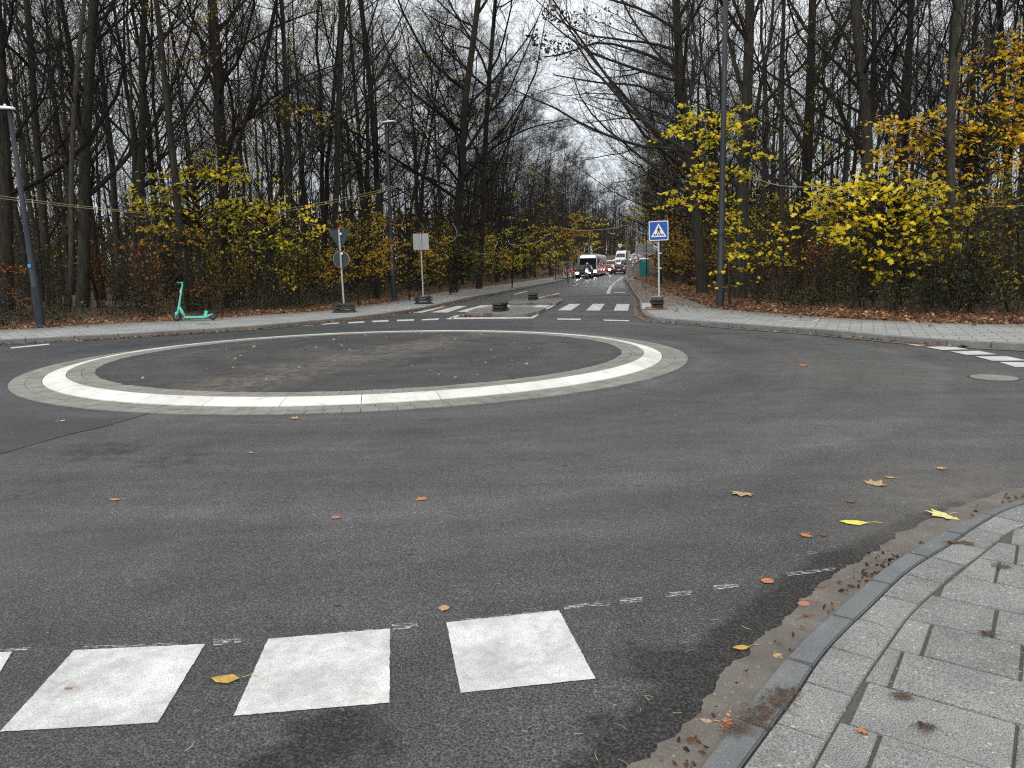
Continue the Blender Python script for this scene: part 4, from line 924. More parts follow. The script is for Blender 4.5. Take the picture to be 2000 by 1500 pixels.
# ------------------------------------------------------------------ vehicles
def wheel_mesh(r, w): return disc(r, w, (0, 0), 16)
def car(label, cat, px, Y, heading, paint_, L=4.4, W=1.8, H=1.45, kind='car', facing='front', lamps=True, group='cars queuing on the road', name='car', hood=None):
    x, y = XAT(px, Y, elev(Y)), Y; t = thing(name, label, cat, (x, y, elev(Y) + .005), (0, 0, heading + (0 if facing == 'rear' else math.pi)), group)
    # local: travels towards +y; x is across
    P_ = paint_; k = H / 1.45
    if kind == 'van': side = [(-L / 2, .35), (-L / 2, H * .95), (-L / 2 + .15, H), (L * .16, H), (L * .30, H * .92), (L * .41, H * .52), (L / 2 - .05, H * .42), (L / 2, .5), (L / 2 - .03, .3), (-L / 2 + .05, .28)]; gl = [(L * .20, H * .88), (L * .305, H * .86), (L * .395, H * .54), (L * .2, H * .54)]
    elif kind == 'suv': side = [(-L / 2, .45), (-L / 2 + .05, .95), (-L * .40, H * .93), (-L * .34, H), (L * .08, H), (L * .14, H * .95), (L * .24, .98), (L * .46, .88), (L / 2, .7), (L / 2, .35), (L / 2 - .1, .25), (-L / 2 + .1, .25)]; gl = None
    else: side = [(-L / 2, .42), (-L / 2 + .03, .85), (-L * .42, .92), (-L * .28, H * .96), (-L * .2, H), (L * .02, H * .995), (L * .10, H * .94), (L * .24, .93), (L * .44, .78), (L / 2, .6), (L / 2, .32), (L / 2 - .1, .22), (-L / 2 + .1, .22)]; gl = None
    # lofted body: narrower towards the roof
    n = len(side); v = []
    for s in (-1, -.97, .97, 1):
        for a, b in side:
            wz = 1.0 if b < .95 else 1 - .22 * min(1, (b - .95) / max(.3, H - .95)) * (1 if kind != 'van' else .35)
            sc_ = .93 if abs(s) == 1 else 1.0
            zz_ = b if abs(s) < 1 else .5 + (b - .5) * .93
            v.append((s * W / 2 * wz, a * (1 if abs(s) < 1 else .97), zz_))
    f = [tuple(range(n)), tuple(range(3 * n, 4 * n))[::-1]] + [(r * n + i, r * n + (i + 1) % n, (r + 1) * n + (i + 1) % n, (r + 1) * n + i) for r in range(3) for i in range(n)]
    mb = MB(); mb.add(v, f); body = fixnormals(mb.build('body', P_, t, bevel=.03, seg=2))
    def glass(name, pts): mb = MB(); mb.add(pts, [tuple(range(len(pts)))]); return mb.build(name, GLASS, t)
    if kind == 'van': fr = ((L * .305, H * .87), (L * .405, H * .55)); re = None
    elif kind == 'suv': fr = ((L * .135, H * .93), (L * .235, 1.02)); re = ((-L * .405, H * .90), (-L * .485, 1.03))
    else: fr = ((L * .105, H * .92), (L * .23, .97)); re = ((-L * .285, H * .92), (-L * .41, .96))
    for nm, g_, s in (('windscreen', fr, 1), ('rear_window', re, -1)):
        if not g_: continue
        (a0, b0_), (a1, b1_) = g_; e = .022; w0, w1 = W * .36, W * .44
        glass(nm, [(-w0, a0 + s * e, b0_ + e), (w0, a0 + s * e, b0_ + e), (w1, a1 + s * e, b1_ + e), (-w1, a1 + s * e, b1_ + e)])
    for s in (-1, 1):
        zt, zb = H * .92, .98 if kind != 'van' else H * .56
        y0_, y1_ = (-L * .30, L * .10) if kind != 'van' else (L * .05, L * .30)
        wt, wb = W / 2 * (.81 if kind != 'van' else .95), W / 2 * (1.005)
        glass('side_window', [(s * wt, y0_, zt), (s * wt, y1_ - .15, zt), (s * wb, y1_ + .25, zb), (s * wb, y0_ - .25, zb)])
        MB().box((s * (W / 2 + .08), L * .2, 1.0 if kind != 'van' else 1.45), (.16, .1, .14 if kind != 'van' else .3)).build('mirror', P_ if kind != 'van' else BLACK, t, bevel=.02)
        for yy in (-L * .31, L * .31):
            wh = fixnormals(wheel_mesh(.33, .11).build('wheel', BLACK, t)); wh.location = (s * (W / 2 - .1), yy, .33); wh.rotation_euler = (0, 0, R(90))
            rm = fixnormals(wheel_mesh(.2, .115).build('rim', GALV, wh))
        MB().box((s * W * .37, L / 2 - .02, .66 if kind != 'van' else .85), (.36, .08, .2)).build('headlight', HEAD if lamps and facing == 'front' else WHITE, t, bevel=.02)
        MB().box((s * W * .42, -L / 2 + .01, .85), (.22, .06, .16)).build('tail_light', TAIL, t, bevel=.02)
    MB().box((0, L / 2 - .005, .5), (W * .5, .03, .16)).build('grille', BLACK, t); MB().box((0, L / 2 + .02, .38), (.5, .02, .11)).build('number_plate', WHITE, t); MB().box((0, -L / 2 - .012, .62), (.5, .02, .11)).build('number_plate', WHITE, t)
    MB().box((0, -L / 2 + .02, .42), (W * .94, .06, .22)).build('rear_bumper', BLACK, t, bevel=.02)
    return t
silver, white_, black_, red_, grey_ = carpaint('silver_paint', (.5, .52, .54)), carpaint('white_paint', (.75, .76, .77)), carpaint('black_paint', (.012, .014, .014)), carpaint('red_paint', (.5, .05, .02)), carpaint('dark_grey_paint', (.07, .07, .075))
HD = R(-11)
car('black car with lit headlights leading the queue in front of the bus', 'car', 1142, 92, HD, black_, name='car', L=4.5, H=1.6, kind='suv')
# bus
Yb_ = 101; xb = XAT(1148, Yb_, 0); bus = thing('articulated_bus', 'white articulated bus with red side stripe and lit destination display', 'bus', (xb, Yb_, .005), (.0, 0, -R(11) + math.pi))
BW, BH = 2.5, 3.05; white_bus = carpaint('bus_white', (.74, .74, .74)); bred = carpaint('bus_red', (.5, .05, .05))
def busbody(y0, y1, name):
    mb = MB(); pr = [(-BW / 2, .3), (-BW / 2, BH - .3), (-BW / 2 + .18, BH - .05), (-BW / 2 + .4, BH), (BW / 2 - .4, BH), (BW / 2 - .18, BH - .05), (BW / 2, BH - .3), (BW / 2, .3)]; mb.profile(pr, y0, y1); b = fixnormals(mb.build(name, white_bus, bus, bevel=.05)); return b
fb = busbody(-9.6, 0, 'front_body'); rb = busbody(-17.6, -10.6, 'rear_body')
MB().box((0, -10.1, 1.65), (BW * .94, 1.1, BH * .85)).build('bellows', BLACK, bus)
MB().box((0, .01, 1.75), (BW * .88, .06, 1.55)).build('windscreen', GLASS, bus, bevel=.03); MB().box((0, .02, 2.66), (BW * .8, .06, .32)).build('destination_display', DISP, bus)
for s in (-1, 1):
    MB().box((s * (BW / 2 + .005), -4.8, 1.95), (.03, 9.0, 1.0)).build('side_window', GLASS, bus); MB().box((s * (BW / 2 + .005), -14, 1.95), (.03, 6.6, 1.0)).build('side_window', GLASS, bus)
    MB().box((s * (BW / 2 + .012), -4.8, .85), (.03, 9.3, .5)).build('side_stripe', bred, bus); MB().box((s * (BW / 2 + .012), -14, .85), (.03, 6.9, .5)).build('side_stripe', bred, bus)
    for yy in (-2.6, -8.0, -14.5):
        wh = fixnormals(wheel_mesh(.48, .14).build('wheel', BLACK, bus)); wh.location = (s * (BW / 2 - .12), yy, .48); wh.rotation_euler = (0, 0, R(90)); fixnormals(wheel_mesh(.28, .145).build('rim', GALV, wh))
    MB().box((s * BW * .38, .03, .72), (.36, .06, .2)).build('headlight', HEAD, bus, bevel=.02)
    MB().box((s * (BW / 2 + .2), .25, 2.1), (.16, .18, .55)).build('mirror', BLACK, bus, bevel=.03)
    MB().tube([(s * BW / 2, 0, 2.7), (s * (BW / 2 + .2), .25, 2.5)], .025, 6).build('mirror_arm', BLACK, bus)
MB().box((0, .03, .45), (BW * .95, .06, .28)).build('front_bumper', bred, bus, bevel=.02); MB().box((0, .07, .5), (.52, .02, .12)).build('number_plate', WHITE, bus)
# the other vehicles
car('red car with lit headlights just behind the bus', 'car', 1184, 118, HD, red_, H=1.45)
car('silver sport utility car behind the red one with lit headlights', 'car', 1193.5, 129, HD, silver, H=1.7, kind='suv')
car('white car in the queue left of the white van', 'car', 1205, 139, HD, white_)
car('white delivery van towering over the queue of cars', 'van', 1216, 148, HD - R(8), white_, L=5.6, W=2.0, H=2.75, kind='van', name='delivery_van', group=None)
car('dark grey hatchback driving away from the roundabout with lit tail lights', 'car', 1210, 118, HD, grey_, facing='rear', H=1.5, kind='suv')
car('black car driving away ahead of the grey hatchback', 'car', 1223, 131, HD, black_, facing='rear', H=1.6, kind='suv')
far_ = [(1229, 158, white_), (1236, 168, silver), (1243, 178, white_), (1250, 188, grey_), (1256, 198, silver), (1262, 208, white_), (1268, 218, silver), (1274, 228, white_), (1280, 238, silver), (1286, 248, white_), (1291, 258, grey_)]
fw = None
for i, (px, Y, pt_) in enumerate(far_):
    car('far oncoming car with headlights in the distant queue', 'car', px, Y, HD - R(14), pt_, group='distant cars with headlights')
# motorcycle and rider
Ym = 88.5; xm = XAT(1147, Ym, 0); t = thing('motorcycle', 'black motorcycle with bright headlamp ahead of the bus', 'motorcycle', (xm, Ym, .005), (0, 0, HD + math.pi))
for yy in (-.72, .72):
    wh = fixnormals(disc(.31, .07, (0, 0), 20).build('wheel', BLACK, t)); wh.location = (0, yy, .31); wh.rotation_euler = (0, 0, R(90)); fixnormals(disc(.18, .075, (0, 0), 16).build('rim', GALV, wh))
fixnormals(MB().box((0, 0, .5), (.34, .6, .42)).build('engine', simple('engine_metal', (.12, .12, .12), .4, .6), t, bevel=.05)); fixnormals(MB().box((0, .12, .85), (.3, .55, .26), taper=.7).build('fuel_tank', black_, t, bevel=.06)); fixnormals(MB().box((0, -.42, .82), (.28, .7, .12)).build('seat', BLACK, t, bevel=.04))
for s in (-1, 1):
    MB().tube([(s * .1, .74, .31), (s * .1, .5, .95)], .03, 6).build('fork', GALV, t); MB().tube([(s * .05, .48, 1.05), (s * .3, .4, 1.1), (s * .40, .3, 1.08)], .018, 6).build('handlebar', BLACK, t); MB().box((s * .36, .42, 1.28), (.14, .04, .09)).build('mirror', BLACK, t)
MB().box((0, .66, .92), (.24, .14, .22)).build('headlight', HEAD, t, bevel=.04); MB().box((0, .55, 1.15), (.34, .04, .3), tilt=('X', R(25))).build('windshield', GLASS, t)
MB().box((0, .74, .62), (.16, .5, .05)).build('front_mudguard', black_, t, bevel=.02)
def person():
    js = {'pel': (0, -.25, .95), 'sp': (0, -.18, 1.2), 'ch': (0, -.1, 1.42), 'nk': (0, -.05, 1.55), 'hd': (0, -.02, 1.66),
          'ls': (-.19, -.1, 1.45), 'le': (-.32, .08, 1.22), 'lh': (-.38, .28, 1.12), 'rs': (.19, -.1, 1.45), 're': (.32, .08, 1.22), 'rh': (.38, .28, 1.12),
          'lk': (-.24, .18, .82), 'la': (-.22, -.02, .38), 'lt': (-.22, .14, .32), 'rk': (.24, .18, .82), 'ra': (.22, -.02, .38), 'rt': (.22, .14, .32)}
    rad = dict(pel=.15, sp=.14, ch=.16, nk=.06, hd=.09, ls=.08, le=.05, lh=.035, rs=.08, re=.05, rh=.035, lk=.075, la=.05, lt=.045, rk=.075, ra=.05, rt=.045)
    ed = [('pel', 'sp'), ('sp', 'ch'), ('ch', 'nk'), ('nk', 'hd'), ('ch', 'ls'), ('ls', 'le'), ('le', 'lh'), ('ch', 'rs'), ('rs', 're'), ('re', 'rh'), ('pel', 'lk'), ('lk', 'la'), ('la', 'lt'), ('pel', 'rk'), ('rk', 'ra'), ('ra', 'rt')]
    ks = list(js); me = bpy.data.meshes.new('body'); me.from_pydata([js[k] for k in ks], [(ks.index(a), ks.index(b)) for a, b in ed], [])
    o = bpy.data.objects.new('person', me); COL.objects.link(o); me.materials.append(simple('black_riding_suit', (.015, .015, .017), .6))
    md = o.modifiers.new('s', 'SKIN'); sv = me.skin_vertices[0].data
    for i, k in enumerate(ks): sv[i].radius = (rad[k], rad[k]); sv[i].use_root = (k == 'pel')
    o.modifiers.new('d', 'SUBSURF').levels = 1
    return o
pe = person(); pe.location = (xm, Ym, .005); pe.rotation_euler = (0, 0, HD + math.pi); tag(pe, 'person in dark riding suit and white helmet on the motorcycle', 'person')
bm = bmesh.new(); bmesh.ops.create_icosphere(bm, subdivisions=2, radius=.145, matrix=Matrix.Translation((0, 0, 1.70)) @ Matrix.Diagonal((1, 1.15, 1.05, 1))); me = bpy.data.meshes.new('helmet'); bm.to_mesh(me); bm.free(); hm = link('helmet', me, WHITE, pe)
MB().box((0, .135, 1.69), (.2, .06, .09)).build('visor', GLASS, hm, bevel=.015)

# ------------------------------------------------------------------ slung cables
def cable(name, label, pts, r=.012, mat=CABLE, strands=1):
    P3 = [P(a, b, c) for a, b, c in pts]; L = smoothline(P3, .5); mb = MB()
    for s in range(strands): 
        off = np.stack([np.zeros(len(L)), np.zeros(len(L)), np.sin(np.arange(len(L)) * .25 + s) * .02 + (s * .07)], 1); mb.tube(L + off, r, 5)
    return tag(mb.build(name, mat), label, 'cable')
cable('slung_cable', 'pair of yellowish cables slung between trees on the left', [(-60, 377, 25), (0, 388, 25), (150, 406, 26), (300, 419, 27), (430, 423, 28), (560, 411, 29.5), (680, 389, 31), (740, 376, 32.5), (790, 362, 34)], .008, strands=2)
cable('slung_cable', 'thin cable dropping from the pole to the trees behind the square sign', [(790, 362, 34), (803, 400, 35), (828, 448, 37), (860, 474, 40), (884, 470, 42), (897, 457, 43)], .014)
cable('slung_cable', 'pale cable end curling out of the trees beside the path', [(884, 436, 44), (893, 455, 43), (885, 470, 43), (868, 476, 43), (850, 474, 43)], .012, CABLEW)
cable('slung_cable', 'drooping cable between the dark trees and the bare roadside pole', [(970, 455, 50), (990, 474, 56), (1020, 479, 62), (1050, 472, 70), (1075, 455, 78), (1089, 444, 82)], .03)
cable('slung_cable', 'loose cable loop hanging behind the path in the trees', [(900, 480, 42), (930, 495, 44), (955, 495, 46), (968, 482, 48), (972, 470, 50)], .012, CABLEW)
cable('slung_cable', 'cable spanning high over the road to the far pole', [(1089, 444, 82), (1130, 450, 90), (1180, 448, 100), (1225, 440, 112)], .035)
cable('slung_cable', 'cable falling from the far pole toward the crossing sign', [(1225, 440, 112), (1245, 452, 90), (1270, 458, 70), (1291, 452, 52)], .03)
cable('slung_cable', 'bright yellow cable slung through the maple on the right', [(1440, 325, 27), (1475, 348, 26.5), (1520, 363, 26), (1580, 367, 25), (1618, 365, 24.5), (1660, 377, 24), (1720, 391, 23.5), (1800, 402, 23), (1900, 404, 22.5), (2000, 400, 22), (2060, 396, 22)], .011, strands=1)

# ------------------------------------------------------------------ trees
def unit(v): return v / (np.linalg.norm(v, axis=-1, keepdims=True) + 1e-9)
def btube(mb, pts, rad, sides):
    nb, n, _ = pts.shape; d = unit(np.gradient(pts, axis=1)); ref = np.where(np.abs(d[:, :1, 2:3]) < .9, np.array([0, 0, 1.0]), np.array([1.0, 0, 0]))
    a = unit(np.cross(d, np.broadcast_to(ref, d.shape))); b = np.cross(d, a); t = np.arange(sides) * 2 * math.pi / sides
    ring_ = pts[:, :, None] + rad[:, :, None, None] * (np.cos(t)[:, None] * a[:, :, None] + np.sin(t)[:, None] * b[:, :, None])
    B = (np.arange(nb) * n * sides)[:, None, None]; i = (np.arange(n - 1) * sides)[None, :, None]; k = np.arange(sides)[None, None]; k2 = (k + 1) % sides
    q = np.stack([B + i + k, B + i + k2, B + i + sides + k2, B + i + sides + k], -1).reshape(-1, 4)
    mb.raw(ring_.reshape(-1, 3), q)
def kids(rg, pts, rad, per, t0, t1, ang, ln, npts, up, wob, rmin, rfrac=.62, rmax=9.0, away=None):
    """per: children of each parent; returns pts, rad"""
    nb, n, _ = pts.shape; tot = nb * per; pi_ = np.repeat(np.arange(nb), per)
    t = (t0 + (t1 - t0) * ((np.tile(np.arange(per), nb) + rg.random(tot)) / per)); f = t * (n - 1); i = np.minimum(f.astype(int), n - 2); fr = (f - i)[:, None]
    p = pts[pi_, i] * (1 - fr) + pts[pi_, i + 1] * fr; pd = unit(pts[pi_, i + 1] - pts[pi_, i]); pr = rad[pi_, i] * (1 - fr[:, 0]) + rad[pi_, i + 1] * fr[:, 0]
    rv = unit(rg.normal(size=(tot, 3)) + (0 if away is None else away)); pe_ = unit(rv - (rv * pd).sum(1, keepdims=True) * pd)
    a = ang * rg.uniform(.65, 1.3, tot)[:, None]; d = np.cos(a) * pd + np.sin(a) * pe_
    plen = np.linalg.norm(np.diff(pts, axis=1), axis=2).sum(1)[pi_]
    L = ln(plen, t, rg.uniform(.55, 1.25, tot)); out = [p]
    step = (L / (npts - 1))[:, None]
    for s in range(npts - 1):
        d = unit(d + np.array([0, 0, up]) + rg.normal(size=(tot, 3)) * wob); out.append(out[-1] + d * step)
    P_ = np.stack(out, 1); r = np.clip(pr * rfrac * rg.uniform(.6, 1.05, tot), rmin, rmax)[:, None] * np.linspace(1, .3, npts)[None]
    return P_, np.maximum(r, rmin * .8)
LEAF_STAR = [(0, -.08), (.22, -.22), (.40, -.10), (.80, .12), (.52, .28), (.66, .66), (.28, .52), (0, 1.0), (-.28, .52), (-.66, .66), (-.52, .28), (-.80, .12), (-.40, -.10), (-.22, -.22)]
LEAF_STAR = np.array([(a * .6, b * .6, (-.10 * abs(a) - .06 * b * b)) for a, b in LEAF_STAR])
LEAF_OVAL = np.array([(0, 0, 0), (.26, .35, .04), (.2, .72, .02), (0, 1, -.05), (-.2, .72, .02), (-.26, .35, .04)]) * [1, 1, 1] - [0, .4, 0]
LEAF_KITE = np.array([(0, -.5, 0), (.36, .05, .06), (0, .5, -.03), (-.36, .05, .06)])
def leaves(name, C, size, mat, rg, shape=LEAF_STAR, flat=.6, parent=None, droop=True):
    """one leaf-shaped face per centre"""
    n = len(C); k = len(shape)
    nrm = unit(rg.normal(size=(n, 3)) * (1 - flat) + np.array([0, -.25, 1.0]) * flat); rv = rg.normal(size=(n, 3)); tx = unit(np.cross(rv, nrm)); ty = np.cross(nrm, tx)
    s = (size * rg.uniform(.6, 1.2, n))[:, None, None]
    V = C[:, None] + s * (shape[None, :, 0:1] * tx[:, None] + shape[None, :, 1:2] * ty[:, None] + shape[None, :, 2:3] * nrm[:, None])
    f = np.arange(n * k)
    return link(name, npmesh(name, V.reshape(-1, 3), f, np.full(n, k)), mat, parent)
def bare_tree(seed, H=21, r0=.17, start=.22, spread=1.0, lean=(0, 0), path=None, limbs=(), dens=1.0, leaf=None, nleaf=0, lsize=.09, rads=None, away=None, bmat=None, twigs=4, label=None, group=None, loc=(0, 0, 0), cat='tree', name='bare_tree', low=True, fork=False):
    rg = np.random.default_rng(seed)
    n0 = 14
    if path is None:
        z = np.linspace(0, 1, n0); wx = np.cumsum(rg.normal(0, .12, n0)) * .6; wy = np.cumsum(rg.normal(0, .12, n0)) * .6
        tp = np.stack([wx - wx[0] + lean[0] * z ** 1.4 * H, wy - wy[0] + lean[1] * z ** 1.4 * H, z * H], 1)
        tr = r0 * (1 - .82 * z ** .9) * (1 + .35 * np.exp(-z * 30))
    else:
        tp = resample(np.array(path), 1.0); k = np.linspace(0, 1, len(tp)); tr = np.interp(k, np.linspace(0, 1, len(rads)), rads) if rads is not None else r0 * (1 - .7 * k); tr[0] *= 1.25
        kk = np.linspace(0, len(tp) - 1, n0); tp = np.stack([np.interp(kk, np.arange(len(tp)), tp[:, c]) for c in range(3)], 1); tr = np.interp(kk, np.arange(len(tr)), tr)
    t = thing(name, label, cat, loc, group=group)
    ft = np.linspace(0, n0 - 1, 40); tp2 = np.stack([np.interp(ft, np.arange(n0), tp[:, c]) for c in range(3)], 1)
    mb = MB(); mb.tube(smoothline(tp, .6) if path is not None else tp2, np.interp(np.linspace(0, 1, len(smoothline(tp, .6)) if path is not None else 40), np.linspace(0, 1, n0), tr), 10)
    mb.build('trunk', bmat or B_DARK, t, smooth=True)
    hgt = tp[-1, 2]; lad = tp[None]; rad = tr[None]
    cr = MB(); L1p, L1r = kids(rg, lad, rad, int(17 * dens), start, .97, R(48) * spread, lambda p, tt, q: p * .42 * (1.12 - tt) ** .8 * q * spread + .6, 9, .07, .10, .012, .5, away=away)
    sets = [(L1p, L1r)]
    for lp, lr in limbs:
        lp = np.array(lp); l_ = resample(lp, .5); kk = np.linspace(0, len(l_) - 1, 9); l_ = np.stack([np.interp(kk, np.arange(len(l_)), l_[:, c]) for c in range(3)], 1); sets.append((l_[None], np.linspace(lr, lr * .35, 9)[None]))
    P1 = np.concatenate([a for a, b in sets]); R1 = np.concatenate([b for a, b in sets]); btube(cr, P1, R1, 6)
    P2, R2 = kids(rg, P1, R1, int(8 * dens), .18, 1.0, R(42), lambda p, tt, q: p * .42 * (1.15 - tt) * q + .35, 6, .06, .13, .007, .55); btube(cr, P2, R2, 4)
    if low:
        Pl, Rl = kids(rg, lad, rad, int(12 * dens), .06, .5, R(72), lambda p, tt, q: 1.6 * q * (1 + tt), 6, .05, .16, .006, .12, rmax=.02, away=away); btube(cr, Pl, Rl, 3); P2 = np.concatenate([P2, Pl]); R2 = np.concatenate([R2, Rl])
    P3, R3 = kids(rg, P2, R2, 7, .15, 1.0, R(40), lambda p, tt, q: p * .42 * q + .22, 4, .05, .16, .005, .6); btube(cr, P3, R3, 3)
    P4, R4 = kids(rg, P3, R3, twigs, .15, 1.0, R(38), lambda p, tt, q: p * .45 * q + .14, 3, .04, .2, .0038, .7); btube(cr, P4, R4, 3)
    cr.build('crown', B_TWIG, t)
    if leaf is not None and nleaf:
        src = np.concatenate([P3[:, -1], P4[:, -1]])
        w_ = np.sin(src[:, 0] * .9 + seed) + np.sin(src[:, 2] * .8 + seed * 2) + np.sin(src[:, 1] * .8) + rg.normal(0, .35, len(src)); o_i = np.argsort(-w_)[:nleaf]
        C = src[o_i] + rg.normal(0, .09, (len(o_i), 3)); leaves('foliage', C, lsize, leaf, rg, LEAF_STAR if lsize > .1 else LEAF_OVAL, .45, t)
    return t
def hero(seed, pix, Y, r, label, limbs=(), ext=7, grp=None, **kw):
    pts = [P(a, b, Y + (c if len_ == 3 else 0)) for q in pix for len_ in (len(q),) for a, b, c in ((q if len(q) == 3 else (*q, 0)),)]
    b0 = pts[0].copy(); g0 = gz(b0[0], b0[1]); b0[2] = g0 - .05; pts[0] = b0
    d = unit(pts[-1] - pts[-2]); pts.append(pts[-1] + d * ext)
    lim = []
    for lp, lr in limbs:
        q = [P(a[0], a[1], Y + (a[2] if len(a) == 3 else 0)) - b0 for a in lp]; lim.append((q, lr))
    rel = [p - b0 for p in pts]; n = len(rel); rads = [r, r * .92, r * .8, r * .62, r * .3]
    return bare_tree(seed, path=rel, rads=rads, limbs=lim, loc=tuple(b0), label=label, group=grp, **kw)
hero(11, [(162, 612), (165, 470), (164, 350), (170, 200), (178, 80), (184, 0)], 28, .21, 'thick straight bare trunk between the leaning lamp post and the mint scooter', dens=.9, bmat=B_GREY)
hero(12, [(17, 625), (14, 500), (9, 300), (0, 100), (-8, 0)], 26.5, .21, 'dark bare trunk at the left edge of the picture beyond the lamp post', dens=.9)
hero(13, [(104, 620), (90, 500), (78, 350), (66, 200), (58, 60), (52, 0)], 29, .15, 'bare tree just right of the leaning lamp post', limbs=[([(88, 480), (130, 400), (160, 330, 1), (175, 260, 1)], .05)])
hero(14, [(131, 610), (140, 520), (139, 350), (146, 180), (158, 60), (165, 0)], 26, .09, 'slim grey bare stem directly left of the thick straight trunk', dens=.7, bmat=B_GREY)
hero(15, [(276, 605), (275, 480), (274, 385), (280, 200), (276, 100), (284, 0)], 33, .17, 'bare tree behind the gap left of the yellow green maple', limbs=[([(276, 330), (262, 240), (240, 150), (232, 60)], .07)])
hero(16, [(450, 606), (441, 480), (437, 370), (431, 245), (424, 122), (416, 0)], 29, .185, 'large forked bare tree rising out of the yellow green maple', dens=1.1, spread=1.15,
     limbs=[([(437, 292), (455, 262), (478, 238), (497, 208), (510, 170), (516, 120), (530, 60), (545, -20)], .10), ([(431, 242), (405, 215), (370, 155), (340, 100), (330, 40)], .06), ([(424, 140), (470, 90, .5), (540, 50, 1), (620, 20, 1)], .06), ([(455, 262), (530, 190, -1), (610, 140, -2), (680, 120, -2)], .05)])
hero(17, [(569, 600), (566, 480), (562, 350), (560, 180), (554, 80), (550, 0)], 33, .12, 'slim upright bare tree halfway between forked tree and triangular sign back')
hero(18, [(640, 595), (650, 480), (657, 380), (661, 220), (665, 110), (670, 0)], 36, .15, 'bare tree rising behind the triangular sign back', limbs=[([(657, 380), (700, 330, 1), (735, 290, 1), (780, 262, 2)], .07)])
hero(19, [(497, 602), (505, 510), (530, 410), (566, 330), (620, 262), (700, 200)], 28.5, .055, 'thin sapling leaning far to the right behind the give way dashes', dens=.8, ext=2)
hero(20, [(885, 560), (892, 470), (897, 400), (903, 300), (906, 210), (922, 100), (934, 0)], 45, .24, 'stout dark trunk at the bend of the path behind the traffic island', dens=1.3, spread=1.25, twigs=6, limbs=[([(903, 350), (960, 290), (1030, 250), (1110, 232)], .09), ([(900, 270), (850, 210), (800, 120), (780, 40)], .08), ([(906, 215), (970, 150), (1020, 90), (1050, 40)], .08)])
hero(21, [(935, 555), (943, 440), (946, 340), (950, 230), (958, 120), (966, 20)], 52, .2, 'dark tree just right of the stout trunk at the path bend', dens=1.3, spread=1.2, twigs=6)
hero(22, [(735, 590), (742, 460), (736, 340), (728, 220), (716, 100), (704, 0)], 38, .16, 'bare tree standing close behind the middle lamp post', limbs=[([(736, 330), (690, 260), (640, 190), (600, 110)], .06)])
hero(23, [(1372, 575), (1364, 460), (1351, 337), (1337, 215), (1326, 112), (1320, 0)], 36, .24, 'wide bare tree spreading its branches over the road behind the crossing sign', dens=1.2, spread=1.35, bmat=B_GREY, twigs=5, away=np.array([-.5, -.1, 0]),
     limbs=[([(1326, 135), (1250, 100), (1175, 80), (1105, 104), (1063, 112)], .085), ([(1318, 157), (1245, 136), (1157, 105), (1105, 70), (1070, 40)], .08), ([(1336, 220), (1300, 190), (1240, 164), (1175, 163), (1080, 146)], .075), ([(1340, 250), (1290, 222), (1230, 200), (1160, 190)], .06), ([(1324, 60), (1260, 20), (1180, -5), (1100, -20)], .08), ([(1330, 175), (1380, 130), (1420, 60), (1450, 0)], .08)], leaf=L_SEED, nleaf=900, lsize=.10)
_t = [o for o in COL.objects if o.get('label', '').startswith('wide bare tree spreading')][0]
_g = np.random.default_rng(6); _C = []
for cx, cy, rx, ry, n_ in [(1078, 25, 20, 16, 90), (1110, 40, 26, 22, 70), (1050, 75, 22, 18, 60), (1078, 90, 24, 16, 70), (1130, 80, 34, 22, 50), (1170, 30, 40, 20, 40), (1100, 110, 20, 12, 24), (1040, 118, 20, 10, 20)]:
    a_ = _g.uniform(0, 6.28, n_); q_ = np.sqrt(_g.random(n_)); _C += [P(cx + rx * b * math.cos(a), cy + ry * b * math.sin(a), 36 + _g.normal(0, .5)) for a, b in zip(a_, q_)]
leaves('foliage', np.array(_C) - np.array(_t.location), .17, L_SEED, _g, LEAF_OVAL, .1, _t)
hero(24, [(1445, 590), (1449, 450), (1453, 300), (1461, 150), (1465, 0)], 30, .23, 'thick straight trunk right of the tall lamp post', dens=1.0, bmat=B_GREY, limbs=[([(1460, 160), (1500, 100), (1560, 60), (1640, 20)], .06)])
hero(25, [(1527, 600), (1528, 450), (1525, 300), (1528, 150), (1531, 0)], 28, .085, 'slender bare stem between the thick trunk and the forked tree', dens=.8)
hero(26, [(1560, 590), (1569, 500), (1576, 350), (1582, 190), (1586, 40)], 38, .25, 'dark stout trunk standing deeper behind the slender stem', dens=1.1, limbs=[([(1578, 300), (1520, 210), (1480, 120), (1450, 30)], .09)])
hero(27, [(1690, 606), (1690, 480), (1692, 360), (1695, 250), (1683, 150), (1670, 0)], 26, .2, 'grey tree forking into upright stems above the bright yellow maple leaves', dens=1.0, bmat=B_GREY,
     limbs=[([(1695, 250), (1705, 180), (1708, 90), (1706, -60)], .12), ([(1697, 245), (1730, 155), (1765, 75), (1815, -40)], .09), ([(1689, 302), (1625, 272), (1569, 247), (1475, 206)], .055), ([(1693, 190), (1640, 130), (1580, 70), (1540, 0)], .06)])
hero(28, [(1836, 600), (1840, 470), (1843, 375), (1857, 225), (1869, 112), (1876, 0)], 24, .145, 'smooth grey trunk leaning slightly right on the far right', dens=.8, bmat=B_GREY)
hero(29, [(1975, 600), (1972, 450), (1966, 300), (1958, 150), (1952, 0)], 29, .14, 'dark trunk close to the right edge of the picture', dens=.9)
hero(30, [(1762, 600), (1760, 450), (1768, 300), (1775, 150), (1780, 0)], 33, .15, 'bare tree between the forked grey tree and the leaning trunk', dens=1.0)
print('hero trees', flush=True)
